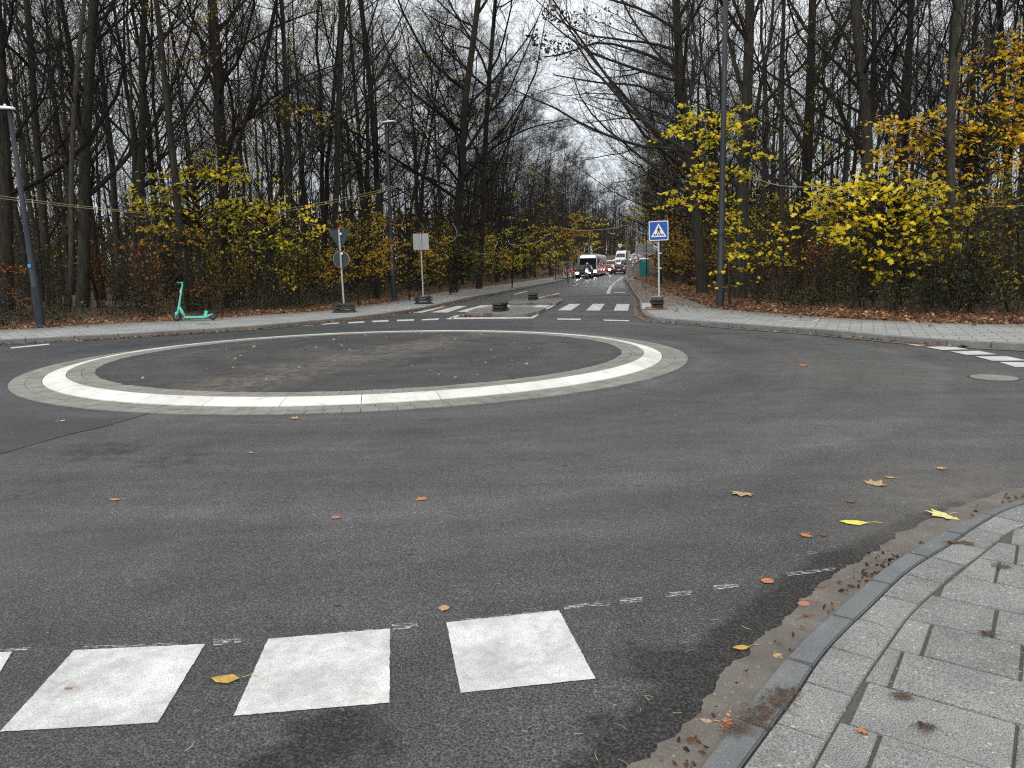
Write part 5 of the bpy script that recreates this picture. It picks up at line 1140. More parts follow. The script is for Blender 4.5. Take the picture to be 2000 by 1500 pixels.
# the woods: a few kinds of tree, copied with their parts
protos = []
spec = [(101, 22, .20, .2, .9, None, 0), (102, 20, .15, .25, .8, None, 0), (103, 23, .24, .2, 1.0, L_YG, 700), (104, 17, .10, .15, .85, L_OLV, 500), (105, 21, .17, .3, .85, None, 0), (106, 19, .13, .12, 1.1, L_YG, 1100), (107, 14, .08, .12, 1.0, L_ORG, 700), (108, 22, .22, .18, 1.2, None, 0)]
for sd, H, r0, st, sp_, lf_, nl in spec:
    protos.append(bare_tree(sd, H, r0, st, sp_, leaf=lf_, nleaf=nl, lsize=.11 if nl else .09, dens=.9, twigs=3, group='bare trees of the wood'))
prnd = random.Random(77); placed = []; cnt = 0; used = set()
def free(x, y, d):
    return all((x - a) ** 2 + (y - b) ** 2 > d * d for a, b in placed)
BLa, BRa, KLa, KRa = BL, BR, KL, KR
def leftedge(y): return np.interp(y, BLa[BLa[:, 1] > 20][:, 1], BLa[BLa[:, 1] > 20][:, 0]) if y < 105 else np.interp(y, KLa[:, 1], KLa[:, 0]) - 2
def rightedge(y): return np.interp(y, BRa[:, 1], BRa[:, 0]) if y < 95 else np.interp(y, KRa[:, 1], KRa[:, 0]) + 2
def put_tree(x, y, lab, grp, choice=None, s=None):
    global cnt
    k = choice if choice is not None else prnd.randrange(len(protos)); src = protos[k]
    rot = (R(prnd.uniform(-2.5, 2.5)), R(prnd.uniform(-2.5, 2.5)), prnd.uniform(0, 6.28)); sc_ = s or prnd.uniform(.8, 1.15); loc = (x, y, gz(x, y) - .08)
    if k not in used:
        used.add(k); src.location = loc; src.rotation_euler = rot; src.scale = (sc_,) * 3; tag(src, lab, 'tree', grp)
    else: copy_thing(src, loc, rot, (sc_,) * 3, lab, grp)
    placed.append((x, y)); cnt += 1
WL = 'bare tree crowded deep in the wood left of the road'; WR = 'bare tree crowded deep in the wood right of the road'
for o in list(COL.objects):
    if o.get('category') == 'tree' and o.parent is None and not o.get('group'): placed.append((o.location.x, o.location.y))
tries = 0; nL = 0
while nL < 66 and tries < 9000:
    tries += 1; y = 24 + 58 * prnd.random() ** .85; x = prnd.uniform(-.74 * y - 3, 4)
    if x > leftedge(y) - 3.6: continue
    if free(x, y, 1.7 + .012 * y): put_tree(x, y, WL, 'bare trees in the wood left of the road'); nL += 1
tries = 0; nR = 0
while nR < 56 and tries < 9000:
    tries += 1; y = 19 + 56 * prnd.random() ** .85; x = prnd.uniform(6, .76 * y + 3)
    if x < rightedge(y) + 3.6: continue
    if free(x, y, 1.8 + .012 * y): put_tree(x, y, WR, 'bare trees in the wood right of the road'); nR += 1
arch = bare_tree(301, 19, .18, .16, 1.3, lean=(.18, 0), dens=1.35, twigs=6, away=np.array([.5, 0, 0]), group='x'); arch2 = bare_tree(302, 17, .14, .2, 1.25, lean=(.14, 0), dens=1.4, twigs=6, leaf=L_FAR, nleaf=500, lsize=.09, away=np.array([.5, 0, 0]), group='x')
au = set()
for k, (y_, s_, o_) in enumerate([(39, -1, 4.4), (49, -1, 3.0), (56, -1, 2.0), (63, -1, 3.2), (70, -1, 1.8), (78, -1, 2.6), (87, -1, 2.0), (96, -1, 2.4), (106, -1, 2.2), (117, -1, 2.6), (130, -1, 2.5), (145, -1, 3), (59, -1, 5.4), (74, -1, 5.4), (90, -1, 5.6), (42, 1, 3.2), (50, 1, 3.0), (58, 1, 4.0), (68, 1, 3.0), (80, 1, 6.5), (94, 1, 6.2), (112, 1, 4.0), (126, 1, 3.4), (142, 1, 3.5), (160, 1, 3.0), (178, 1, 3.0), (165, -1, 2.5), (185, -1, 2.5), (205, -1, 2.5)]):
    x_ = leftedge(y_) - o_ if s_ < 0 else rightedge(y_) + o_; q = arch2 if k % 2 else arch; loc = (x_, y_, gz(x_, y_) - .05); rot = (0, 0, (0 if s_ < 0 else math.pi) + prnd.uniform(-.6, .6)); sc_ = prnd.uniform(.85, 1.08) if y_ < 100 else prnd.uniform(.8, 1.0)
    lab = 'bare tree arching over the road from its %s side' % ('left' if s_ < 0 else 'right'); grp = 'trees arching over the road from the %s' % ('left' if s_ < 0 else 'right')
    if k % 2 not in au: au.add(k % 2); q.location = loc; q.rotation_euler = rot; q.scale = (sc_,) * 3; tag(q, lab, 'tree', grp)
    else: copy_thing(q, loc, rot, (sc_,) * 3, lab, grp)
    placed.append((x_, y_))
y = 46
nT = 0
while y < 330:
    for s in (-1, 1):
        for row in range(5 if s < 0 else 4):
            yy = y + prnd.uniform(-3, 3); x = (leftedge(yy) - 2.5 - row * 5 - prnd.uniform(0, 2.5)) if s < 0 else (rightedge(yy) + 2.5 + row * 5 + prnd.uniform(0, 2.5))
            if y > 75 or free(x, yy, 2.2):
                put_tree(x, yy, 'tree lining the %s side of the road in the distance' % ('left' if s < 0 else 'right'), 'trees lining the distant road', choice=prnd.choice([0, 2, 3, 5, 7, 7]), s=prnd.uniform(.75, 1.05)); nT += 1
    y *= 1.15
    y += 2
print('trees', nL, nR, nT, flush=True)

# ------------------------------------------------------------------ leafy maples and shrubs
def maple(label, base, Y, blobs, size, mat, seed, cat='tree', name='maple_tree', depth=1.0, stem_r=.045, per=13, group=None, shape=LEAF_STAR, flat=.62):
    rg = np.random.default_rng(seed); bx, by = base; g = P(bx, by, Y); g = np.array([g[0], Y, gz(g[0], Y)]); t = thing(name, label, cat, tuple(g), group=group)
    cents = []; C = []; s_px = Y / FOC; SZ = []
    for cx, cy, rx, ry, n in blobs:
        m_ = max(1, int(n * (.62 if shape is LEAF_STAR else .85)) // per)
        a = rg.uniform(0, 2 * math.pi, m_); q_ = np.sqrt(rg.uniform(0, 1, m_)) * np.where(rg.random(m_) < .35, 1.5, 1.05)
        for u, v in zip(cx + rx * q_ * np.cos(a), cy + ry * q_ * np.sin(a)):
            yy = Y + rg.normal(0, .5) * depth * rx * s_px * .55; c = P(u, v, yy); cents.append(c)
            # one spray: leaves strung along a drooping twig, in a loose flat layer
            ang = rg.uniform(0, 2 * math.pi); dv = np.array([math.cos(ang), math.sin(ang), -.22]); ln_ = rg.uniform(.25, .55) * (size / .14)
            tt = rg.uniform(-1, 1, per); sd = rg.normal(0, 1, per)
            side = np.array([-dv[1], dv[0], 0])
            C.append(c + dv * (tt * ln_)[:, None] + side * (sd * .13 * size / .14)[:, None] + rg.normal(0, .035, (per, 3)) - np.array([0, 0, 1]) * (np.abs(tt) * .06)[:, None])
    cents = np.array(cents); C = np.concatenate(C)
    top = cents[:, 2].max(); h = max(.6, top - g[2]); mx = cents.mean(0)
    st = np.array([[0, 0, -.1], [(mx[0] - g[0]) * .12, 0, h * .3], [(mx[0] - g[0]) * .45, (mx[1] - g[1]) * .4, h * .62], [(mx[0] - g[0]) * .75, (mx[1] - g[1]) * .8, h * .95]])
    sl_ = smoothline(st, .2); mb = MB(); mb.tube(sl_, np.linspace(stem_r, stem_r * .3, len(sl_)), 8); mb.build('trunk', B_DARK, t, smooth=True)
    mb = MB(); pts = []; rd = []
    for c in cents:
        r_ = c - g; hd = np.hypot(*(r_[:2] - 0)); zt = max(.15 * h, r_[2] - .45 * np.linalg.norm((r_ - sl_[np.argmin(abs(sl_[:, 2] - r_[2]))])[:2]) - .1); k = np.argmin(abs(sl_[:, 2] - zt)); a = sl_[k]
        m1 = a * .6 + r_ * .4 + np.array([0, 0, .18]) + rg.normal(0, .05, 3); m2 = a * .25 + r_ * .75 + np.array([0, 0, .14]) + rg.normal(0, .05, 3)
        pts.append([a, m1, m2, r_]); rd.append([.022, .015, .009, .004])
    btube(mb, np.array(pts), np.array(rd), 4)
    tw_a = C - g; own = np.repeat(np.array([c - g for c in cents]), per, 0); btube(mb, np.stack([own, tw_a], 1), np.full((len(C), 2), .0022), 3)
    mb.build('crown', B_TWIG, t)
    leaves('foliage', C - g, size, mat, rg, shape, flat, t); return t
MG = None
maple('low maple with big bright yellow leaves in front of the forked grey tree', (1748, 603), 21.5, [(1650, 390, 60, 30, 330), (1740, 400, 80, 45, 620), (1820, 400, 60, 35, 360), (1690, 450, 70, 35, 420), (1780, 470, 75, 45, 560), (1850, 450, 40, 35, 160), (1740, 520, 45, 30, 240), (1600, 400, 30, 16, 70), (1860, 480, 28, 40, 150), (1620, 370, 18, 10, 26), (1700, 365, 40, 14, 90), (1615, 445, 25, 20, 60)], .2, L_YEL, 41)
maple('bright yellow maple spreading left and right behind the tall lamp post', (1425, 600), 26, [(1320, 262, 32, 14, 130), (1370, 235, 40, 18, 210), (1405, 262, 34, 28, 260), (1440, 240, 30, 22, 170), (1335, 250, 28, 16, 90), (1340, 385, 36, 15, 170), (1385, 355, 34, 22, 230), (1395, 395, 40, 18, 220), (1380, 310, 22, 22, 90), (1435, 330, 26, 22, 110), (1485, 310, 18, 12, 50), (1440, 300, 20, 30, 60)], .185, L_YEL, 42)
maple('smaller yellow maple shoots low right of the tall lamp post', (1480, 604), 25, [(1440, 470, 28, 24, 130), (1470, 500, 32, 22, 170), (1425, 440, 20, 20, 70), (1510, 440, 30, 18, 80), (1545, 500, 34, 24, 90), (1530, 460, 26, 14, 60), (1440, 530, 26, 30, 80), (1400, 545, 24, 18, 60)], .16, L_YEL, 43)
maple('tall golden maple filling the upper right corner', (1915, 605), 23, [(1960, 100, 60, 40, 420), (1900, 140, 45, 35, 260), (1985, 190, 40, 40, 330), (1940, 210, 50, 25, 260), (1880, 230, 60, 30, 330), (1960, 270, 60, 35, 500), (1790, 250, 60, 30, 360), (1760, 290, 60, 28, 330), (1850, 290, 70, 30, 420), (1930, 330, 80, 30, 420), (1720, 240, 28, 14, 80), (1800, 335, 70, 25, 240), (1990, 110, 30, 60, 240), (1985, 260, 28, 22, 240), (1900, 380, 80, 30, 240)], .155, L_GOLD, 44, stem_r=.07, per=12)
maple('olive and yellow shrub layer under the tall golden maple', (1880, 606), 26, [(1900, 440, 100, 45, 520), (1960, 400, 60, 40, 300), (1880, 520, 90, 40, 300), (1980, 480, 40, 50, 200), (1800, 540, 70, 30, 180)], .10, L_OLV, 45, cat='shrub', name='shrub', shape=LEAF_OVAL)
maple('small yellow maple shoot in front of dark ivy at the right edge', (1960, 612), 21.5, [(1968, 560, 24, 18, 90), (1935, 605, 16, 8, 30), (1990, 545, 14, 14, 40)], .12, L_YEL, 46, cat='shrub', name='shrub', stem_r=.02)
maple('yellow green maple behind the mint scooter', (395, 612), 27, [(350, 360, 55, 26, 330), (400, 345, 45, 25, 280), (445, 330, 40, 25, 200), (320, 395, 50, 28, 330), (400, 400, 70, 26, 380), (470, 345, 30, 22, 120), (290, 420, 35, 22, 140), (350, 440, 55, 22, 200)], .17, L_YG, 47)
maple('mid height maple with mixed green and yellow leaves right of the forked tree', (520, 606), 28, [(490, 430, 45, 30, 260), (540, 420, 45, 32, 300), (580, 450, 40, 30, 240), (510, 480, 50, 26, 200), (470, 470, 30, 24, 110), (620, 420, 30, 24, 120)], .155, L_YEL, 48)
maple('fresh green shrub left of the triangular sign back', (560, 606), 27.5, [(540, 492, 40, 16, 170), (572, 475, 24, 18, 120), (430, 450, 26, 40, 160), (420, 510, 24, 26, 80)], .10, L_GRN, 49, cat='shrub', name='shrub', shape=LEAF_OVAL, stem_r=.03)
maple('orange and russet leaved shrub behind the scooter stem', (370, 614), 26.5, [(370, 460, 36, 18, 180), (340, 480, 30, 20, 120), (300, 465, 34, 24, 120)], .125, L_ORG, 50, cat='shrub', name='shrub', stem_r=.03)
maple('rust red drooping leaves right of the scooter handlebar', (392, 616), 26, [(385, 560, 24, 14, 70), (362, 520, 26, 14, 60), (398, 545, 14, 18, 40), (350, 575, 20, 14, 40)], .125, L_RUS, 51, cat='shrub', name='shrub', stem_r=.02)
maple('rust red shrub at the left edge beside the leaning lamp post', (20, 630), 24, [(10, 525, 26, 20, 130), (40, 590, 34, 20, 100), (0, 560, 20, 30, 80), (65, 580, 26, 20, 50)], .12, L_RUS, 52, cat='shrub', name='shrub', stem_r=.02)
maple('glowing orange yellow maple shrub between the triangular sign and the middle lamp post', (700, 600), 30.5, [(700, 470, 45, 34, 560), (745, 450, 24, 30, 260), (680, 510, 45, 30, 420), (730, 515, 40, 30, 360), (655, 540, 30, 22, 160), (740, 425, 18, 12, 70)], .115, L_ORG, 53, stem_r=.04)
maple('golden shrub right of the middle lamp post', (800, 596), 35, [(800, 480, 36, 22, 260), (790, 520, 40, 28, 330), (850, 470, 30, 20, 150), (845, 520, 40, 26, 260), (760, 500, 18, 36, 110)], .12, L_ORG, 54, cat='shrub', name='shrub')
maple('olive shrub at the path edge behind the square sign', (880, 580), 41, [(880, 500, 50, 26, 420), (920, 470, 36, 22, 260), (940, 510, 50, 28, 440), (870, 540, 40, 20, 260)], .13, L_OLV, 55, cat='shrub', name='shrub', shape=LEAF_OVAL)
maple('yellow green tree beyond the bend of the path', (1000, 560), 52, [(1000, 480, 50, 30, 520), (1040, 500, 40, 26, 420), (985, 520, 40, 20, 320), (1050, 460, 30, 22, 200), (1085, 490, 28, 26, 240), (1010, 440, 26, 18, 100)], .16, L_YG, 56)
maple('ochre leaved tree behind the bare roadside pole', (1085, 545), 78, [(1085, 430, 30, 26, 330), (1110, 470, 28, 24, 330), (1070, 470, 30, 26, 300), (1130, 440, 22, 24, 220)], .24, L_ORG, 57)
maple('yellow leaved tree hanging over the bus', (1120, 540), 100, [(1115, 450, 22, 24, 300), (1140, 430, 24, 22, 260), (1150, 470, 24, 14, 220), (1170, 445, 20, 18, 160)], .28, L_YG, 58)
maple('green and yellow tree left of the crossing sign over the toilet cabin', (1262, 550), 72, [(1250, 350, 24, 30, 330), (1270, 400, 28, 30, 420), (1240, 420, 20, 24, 220), (1280, 330, 24, 26, 260), (1300, 380, 22, 30, 260), (1260, 300, 30, 18, 160)], .2, L_YG, 59)
maple('rusty orange tree beside the far right verge', (1320, 560), 58, [(1310, 330, 24, 34, 260), (1330, 420, 26, 40, 300), (1290, 440, 30, 30, 260), (1240, 470, 24, 12, 120), (1325, 480, 24, 24, 240)], .17, L_ORG, 60)
maple('orange brown shrub behind the foot of the crossing sign', (1345, 575), 40, [(1340, 520, 22, 22, 170), (1360, 480, 20, 26, 130), (1350, 550, 22, 14, 120), (1385, 560, 18, 14, 90)], .13, L_ORG, 61, cat='shrub', name='shrub', stem_r=.03)
maple('high loose yellow leaves among the trunks left of the middle lamp', (585, 600), 31, [(590, 215, 40, 16, 150), (620, 230, 34, 12, 100), (560, 200, 30, 26, 80), (660, 250, 24, 10, 40)], .12, L_GOLD, 62)
maple('pale green crown high above the triangular sign', (520, 600), 34, [(500, 215, 40, 22, 170), (540, 210, 36, 18, 120)], .12, L_GRN, 63)
for k, (bx, Y_, bl, lab) in enumerate([(860, 47, [(870, 60, 40, 40, 120), (840, 150, 50, 40, 200), (900, 200, 50, 40, 200), (800, 220, 60, 30, 200), (940, 240, 40, 20, 90)], 'tree with sparse yellowing leaves above the stout dark trunk'),
                                       (1110, 60, [(1060, 340, 36, 60, 200), (1000, 330, 40, 40, 140)], 'sparse olive leaved tree at the road bend'),
                                       (720, 44, [(720, 180, 50, 60, 170), (760, 100, 50, 50, 150), (690, 330, 40, 40, 130)], 'thinly leaved tree behind the middle lamp head')]):
    maple(lab, (bx, 590), Y_, bl, .15, L_YG, 64 + k)
for k, (bx, Y_, bl, lab) in enumerate([(1600, 32, [(1600, 180, 60, 60, 220), (1560, 300, 60, 40, 260), (1640, 240, 50, 40, 160), (1620, 90, 60, 50, 130)], 'loose olive yellow crown between the stout dark trunk and the forked tree'),
                                       (1500, 34, [(1500, 200, 50, 60, 150), (1480, 400, 50, 40, 240), (1540, 440, 60, 40, 300)], 'loose olive yellow crown right of the thick straight trunk'),
                                       (1980, 31, [(1940, 420, 70, 40, 300), (1960, 500, 60, 40, 300)], 'golden brown leaved tree deep at the right edge'),
                                       (1650, 30, [(1640, 480, 70, 30, 240), (1600, 530, 60, 24, 160), (1700, 550, 50, 20, 110)], 'scattered yellow leaved shrub low behind the bright maple')]):
    maple(lab, (bx, 602), Y_, bl, .12, [L_YG, L_YG, L_GOLD, L_OLV][k], 70 + k)
print('maples', flush=True)
# understorey: small leafy saplings copied through both woods
def sapling(seed, h, mat, n, size, shape):
    rg = np.random.default_rng(seed); t = thing('sapling', None, None); ns = 4; z = np.linspace(0, 1, 6)
    st = np.stack([np.stack([rg.normal(0, .1) + rg.normal(0, .35) * z + rg.normal(0, .03, 6), rg.normal(0, .1) + rg.normal(0, .35) * z + rg.normal(0, .03, 6), z * h * rg.uniform(.6, 1) - .05], 1) for _ in range(ns)])
    mb = MB(); btube(mb, st, np.linspace(.022, .006, 6)[None] * np.ones((ns, 1)), 5); mb.build('stems', B_DARK, t)
    P2, R2 = kids(rg, st, np.full((ns, 6), .014), 11, .15, 1.0, R(55), lambda p, tt, q: h * .26 * q * (1.2 - .5 * tt), 5, .05, .2, .004, .5); P3, R3 = kids(rg, P2, R2, 5, .2, 1.0, R(45), lambda p, tt, q: p * .45 * q, 3, .02, .2, .0025, .6)
    mb = MB(); btube(mb, P2, R2, 3); btube(mb, P3, R3, 3); mb.build('branches', B_TWIG, t)
    src = P3.reshape(-1, 3); C = src[rg.integers(0, len(src), n)] + rg.normal(0, .08, (n, 3)); leaves('foliage', C, size, mat, rg, shape, .5, t); return t
saps = [sapling(201, 3.6, L_OLV, 420, .10, LEAF_OVAL), sapling(202, 4.6, L_YG, 420, .12, LEAF_STAR), sapling(203, 3.0, L_ORG, 340, .11, LEAF_STAR), sapling(204, 2.4, L_DRK, 700, .09, LEAF_OVAL), sapling(205, 4.0, L_GOLD, 300, .12, LEAF_STAR), sapling(206, 2.6, L_RUS, 220, .11, LEAF_STAR)]
labs = ['olive leaved sapling in the undergrowth', 'yellow green leaved sapling in the undergrowth', 'orange leaved sapling in the undergrowth', 'dark evergreen shrub at the edge of the wood', 'golden leaved sapling in the undergrowth', 'rust leaved sapling in the undergrowth']
sused = set(); nS = 0
def put_sap(x, y, k, s):
    global nS
    loc = (x, y, gz(x, y)); rot = (0, 0, prnd.uniform(0, 6.28)); side = ' left of the road' if x < 0.09 * y + 1 else ' right of the road'
    if k not in sused: sused.add(k); saps[k].location = loc; saps[k].rotation_euler = rot; saps[k].scale = (s,) * 3; tag(saps[k], labs[k] + side, 'shrub', 'understorey of the wood' + side)
    else: copy_thing(saps[k], loc, rot, (s,) * 3, labs[k] + side, 'understorey of the wood' + side); 
    nS += 1
for i in range(84):
    y = 24 + 46 * prnd.random() ** 1.3; x = prnd.uniform(-.73 * y - 2, leftedge(y) - 1.4)
    if y < 30 and x > leftedge(y) - 2.2: continue
    put_sap(x, y, prnd.choices(range(6), [.26, .2, .14, .2, .14, .06] if x / y > -.42 else [.2, .03, .02, .6, .0, .15])[0], prnd.uniform(.7, 1.2))
for i in range(95):
    y = 18 + 44 * prnd.random() ** 1.3; x = prnd.uniform(rightedge(y) + 2.6, max(rightedge(y) + 3, .74 * y + 2)); put_sap(x, y, prnd.choices(range(6), [.3, .22, .08, .16, .18, .06] if y > 34 else [.35, 0, 0, .5, .03, .12])[0], prnd.uniform(.6, 1.15))
for i in range(46):
    y = 40 + 110 * prnd.random(); s = prnd.choice((-1, 1)); x = leftedge(y) - 1.6 - prnd.random() * 4 if s < 0 else rightedge(y) + (1.6 if not 62 < y < 112 else 6) + prnd.random() * 4; put_sap(x, y, prnd.choices(range(6), [.25, .2, .3, .05, .15, .05])[0], prnd.uniform(.9, 1.5))

# ------------------------------------------------------------------ undergrowth, litter, distant woods (masses)
rg = np.random.default_rng(9)
def along(line, n, off_fun, ymax, ymin=-5):
    L = line[(line[:, 1] < ymax) & (line[:, 1] > ymin)]; nn = normals2(L); d = np.r_[0, np.cumsum(np.linalg.norm(np.diff(L, axis=0), axis=1))]
    w_ = 1 / np.clip(np.linalg.norm(L, axis=1), 12, 80) ** 1.1; cw = np.cumsum(w_ * np.gradient(d)); cw /= cw[-1]; t = np.interp(rg.random(n), cw, d)
    x = np.interp(t, d, L[:, 0]); y = np.interp(t, d, L[:, 1]); ax = np.interp(t, d, nn[:, 0]); ay = np.interp(t, d, nn[:, 1]); o = off_fun(n)
    return np.stack([x + ax * o, y + ay * o], 1), o, t
def gzv(p): 
    d = np.minimum(dist_line(p, BL[::6]), dist_line(p, BR[::6])); return .10 + np.clip(d - .3, 0, 6) * .035 + velev(p[:, 1])
BRr = BR[::-1]
VISL = BL[(BL[:, 0] > -30)]; VISR = BRr[(BRr[:, 0] < 34)]
for nm, line, n, mt, lab in (('left', VISL, 42000, L_DRK, 'dark ivy and bramble undergrowth at the foot of the left wood'), ('right', VISR, 42000, L_DRK, 'dark bramble undergrowth at the foot of the right wood')):
    p, o, t = along(line, n, lambda n: (1.3 if nm == 'left' else 1.9) + np.abs(rg.normal(0, 3.2, n)), 100)
    hmax = .35 + .85 * np.clip(np.sin(t * 1.3) * .5 + np.sin(t * .47 + 1) * .5 + .45, 0, 1.3) * np.clip((o - 1.1) / 1.2, .15, 1.3)
    z = rg.random(n) ** .8 * hmax; C = np.column_stack([p, gzv(p) + z])
    tag(leaves('undergrowth', C, .085, mt, rg, LEAF_OVAL, .35), lab, 'undergrowth', kind='stuff')
    n2 = 1300; p, o, t = along(line, n2, lambda n: 1.4 + np.abs(rg.normal(0, 6, n)), 90); h = rg.uniform(.8, 4.2, n2); z0 = gzv(p); ln_ = rg.normal(0, .22, (n2, 2)); zz_ = np.linspace(0, 1, 5)
    st = np.stack([np.column_stack([p[:, 0] + ln_[:, 0] * q_ * h * .6 + rg.normal(0, .03, n2), p[:, 1] + ln_[:, 1] * q_ * h * .6, z0 + q_ * h]) for q_ in zz_], 1)
    mb = MB(); btube(mb, st, np.linspace(1, .35, 5)[None] * rg.uniform(.005, .016, n2)[:, None], 3)
    P2, R2 = kids(rg, st, np.full((n2, 5), .008), 4, .2, 1.0, R(50), lambda p, tt, q: p * .35 * q, 4, .03, .2, .003, .5); btube(mb, P2, R2, 3)
    tag(mb.build('thicket_stems', B_TWIG), 'thin brown stems and brambles tangled along the %s wood' % nm, 'thicket', kind='stuff')
    n3 = 3200; p, o, t = along(line, n3, lambda n: 1.5 + np.abs(rg.normal(0, 7, n)), 90); C = np.column_stack([p, gzv(p) + rg.random(n3) ** .7 * 3.6])
    tag(leaves('scattered_foliage', C, .085, L_OLV, rg, LEAF_OVAL, .4), 'small olive and brown leaves scattered through the thicket on the %s' % nm, 'foliage', kind='stuff')
def litter(name, C, size, lab, mat=L_LIT): return tag(leaves(name, C, size, mat, rg, LEAF_STAR, .72), lab, 'fallen leaves', kind='stuff')
p, o, t = along(VISL, 15000, lambda n: rg.normal(.75, .8, n), 70); k = (o > -1.2); p = p[k]; o = o[k]; keep = (o > .05) | (rg.random(len(o)) < .10); p = p[keep]; litter('leaf_litter', np.column_stack([p, gzv(p) + .02 + rg.random(len(p)) * .05]), .105, 'brown leaf litter along the left wood and pavement edge')
p, o, t = along(VISR, 26000, lambda n: rg.normal(1.0, .95, n), 70); keep = (o > -.05) | (rg.random(len(o)) < .12) | (p[:, 1] > 34) & (rg.random(len(o)) < .5); p = p[keep]; litter('leaf_litter', np.column_stack([p, gzv(p) + .02 + rg.random(len(p)) * .055]), .115, 'rust brown leaf litter banked along the right wood edge')
Rr = KR[::-1]; Rr = Rr[(Rr[:, 0] < 14)]
gl_, o, t = along(Rr, 900, lambda n: -np.abs(rg.normal(.05, .06, n)), 75, 13); a1 = np.column_stack([gl_, .02 + rg.random(len(gl_)) * .02])
Lk2 = KL[(KL[:, 0] > -14) & (KL[:, 1] < 70)]; gl2, o, t = along(Lk2, 2600, lambda n: -np.abs(rg.normal(.06, .10, n)), 70); a2 = np.column_stack([gl2, .02 + rg.random(len(gl2)) * .03])
litter('gutter_leaves', a1, .07, 'thin line of leaves in the right far gutter'); litter('gutter_leaves', a2, .07, 'brown leaves gathered in the gutter below the left pavement')
def region(poly_px, n, z): 
    pl = np.array(GL(poly_px, z)); lo, hi = pl.min(0), pl.max(0); q_ = rg.uniform(lo, hi, (n * 6, 2)); q_ = q_[inside_poly(q_, pl)][:n]; return np.column_stack([q_, z + .01 + rg.random(len(q_)) * .02])
litter('leaf_pile', np.vstack([region([(902, 616), (912, 611), (960, 613), (1005, 615), (1030, 613), (1035, 616), (1000, 619), (905, 619)], 900, .0), region([(985, 597), (1000, 592), (1060, 592), (1062, 594), (1040, 597)], 200, .03), region([(1052, 583), (1075, 575), (1092, 576), (1088, 582)], 140, 0)]), .075, 'brown leaves heaped against the kerbs of the traffic island')
litter('leaf_scatter', region([(1240, 560), (1290, 556), (1400, 600), (1320, 612), (1262, 590)], 900, ZS + .01), .07, 'leaves strewn over the pavement beside the crossing sign')
litter('leaf_scatter', region([(230, 740), (500, 655), (950, 648), (1150, 690), (900, 750), (500, 765)], 110, .12), .055, 'tiny leaf scraps on the asphalt disc of the roundabout', L_SCRAP)
# twigs and crumbs along the near kerb
Kq = K1[(K1[:, 0] > .2) & (K1[:, 0] < 3.6)]; n = 420; i = rg.integers(1, len(Kq) - 1, n); nn = normals2(Kq)[i]; off = np.abs(rg.normal(0, .05, n)); pc = Kq[i] + nn * (off + .012)[:, None] + rg.normal(0, .03, (n, 2)) * .8; cl = rg.random(n) < .12 + .88 * (np.sin(i * .31 + .6) > .55); pc = pc[cl]; pc = pc[dist_line(pc, K1[::3]) > .008]
tag(leaves('gutter_debris', np.column_stack([pc, .012 + rg.random(len(pc)) * .02]), .030, L_CRUMB, rg, LEAF_OVAL * [1, 1, 2.5], .55), 'crumbled leaves and dirt along the near kerb', 'debris', kind='stuff')
def fibres(name, centres, n, lab, mat, spread=.05, ln=(.015, .06)):
    c = np.array(centres)[rg.integers(0, len(centres), n)]; z0 = c[:, 2]; st = c[:, :2] + rg.normal(0, spread, (n, 2)) * np.array([1, .7]); a = rg.uniform(0, 6.28, n); L = rg.uniform(*ln, n)
    pts = np.stack([np.column_stack([st[:, 0] + np.cos(a + q_ * .5) * L * q_, st[:, 1] + np.sin(a + q_ * .5) * L * q_, z0 + .004 + np.sin(q_ * 3) * .004 * rg.random(n)]) for q_ in (0, .5, 1)], 1)
    mb = MB(); btube(mb, pts, np.full((n, 3), .0009), 3); return tag(mb.build(name, mat), lab, 'debris', kind='stuff')
MOSS = simple('moss_fibre', (.10, .062, .042), .9, 0, .4); STRAW = simple('pale_straw', (.42, .36, .24), .8)
fibres('moss_clump', [(*G(1495, 1385, .04), .038), (*G(1520, 1370, .04), .038), (*G(1475, 1405, .04), .038), (*G(1440, 1425, .04), .038), (*G(1535, 1352, .04), .038)], 620, 'brown moss clump spread over the near kerb', MOSS, .030, (.01, .03))
fibres('moss_clump', [(*G(1865, 1060, .04), .038), (*G(1890, 1062, .04), .038), (*G(1955, 1108, .04), .042), (*G(1930, 1240, .04), .042), (*G(1808, 1422, .04), .042), (*G(1765, 1362, .04), .042)], 420, 'small brown moss scraps on the grey paving', MOSS, .018, (.01, .03))
fibres('straw_bits', [(*G(a, b), .006) for a, b in ((1200, 1450), (1280, 1350), (1380, 1290), (1460, 1200), (1000, 1460), (300, 1450), (1340, 1250), (1560, 1090), (1790, 975), (220, 990), (760, 1330), (1160, 1400))], 46, 'pale straw bits scattered on the near asphalt', STRAW, .22, (.02, .06))
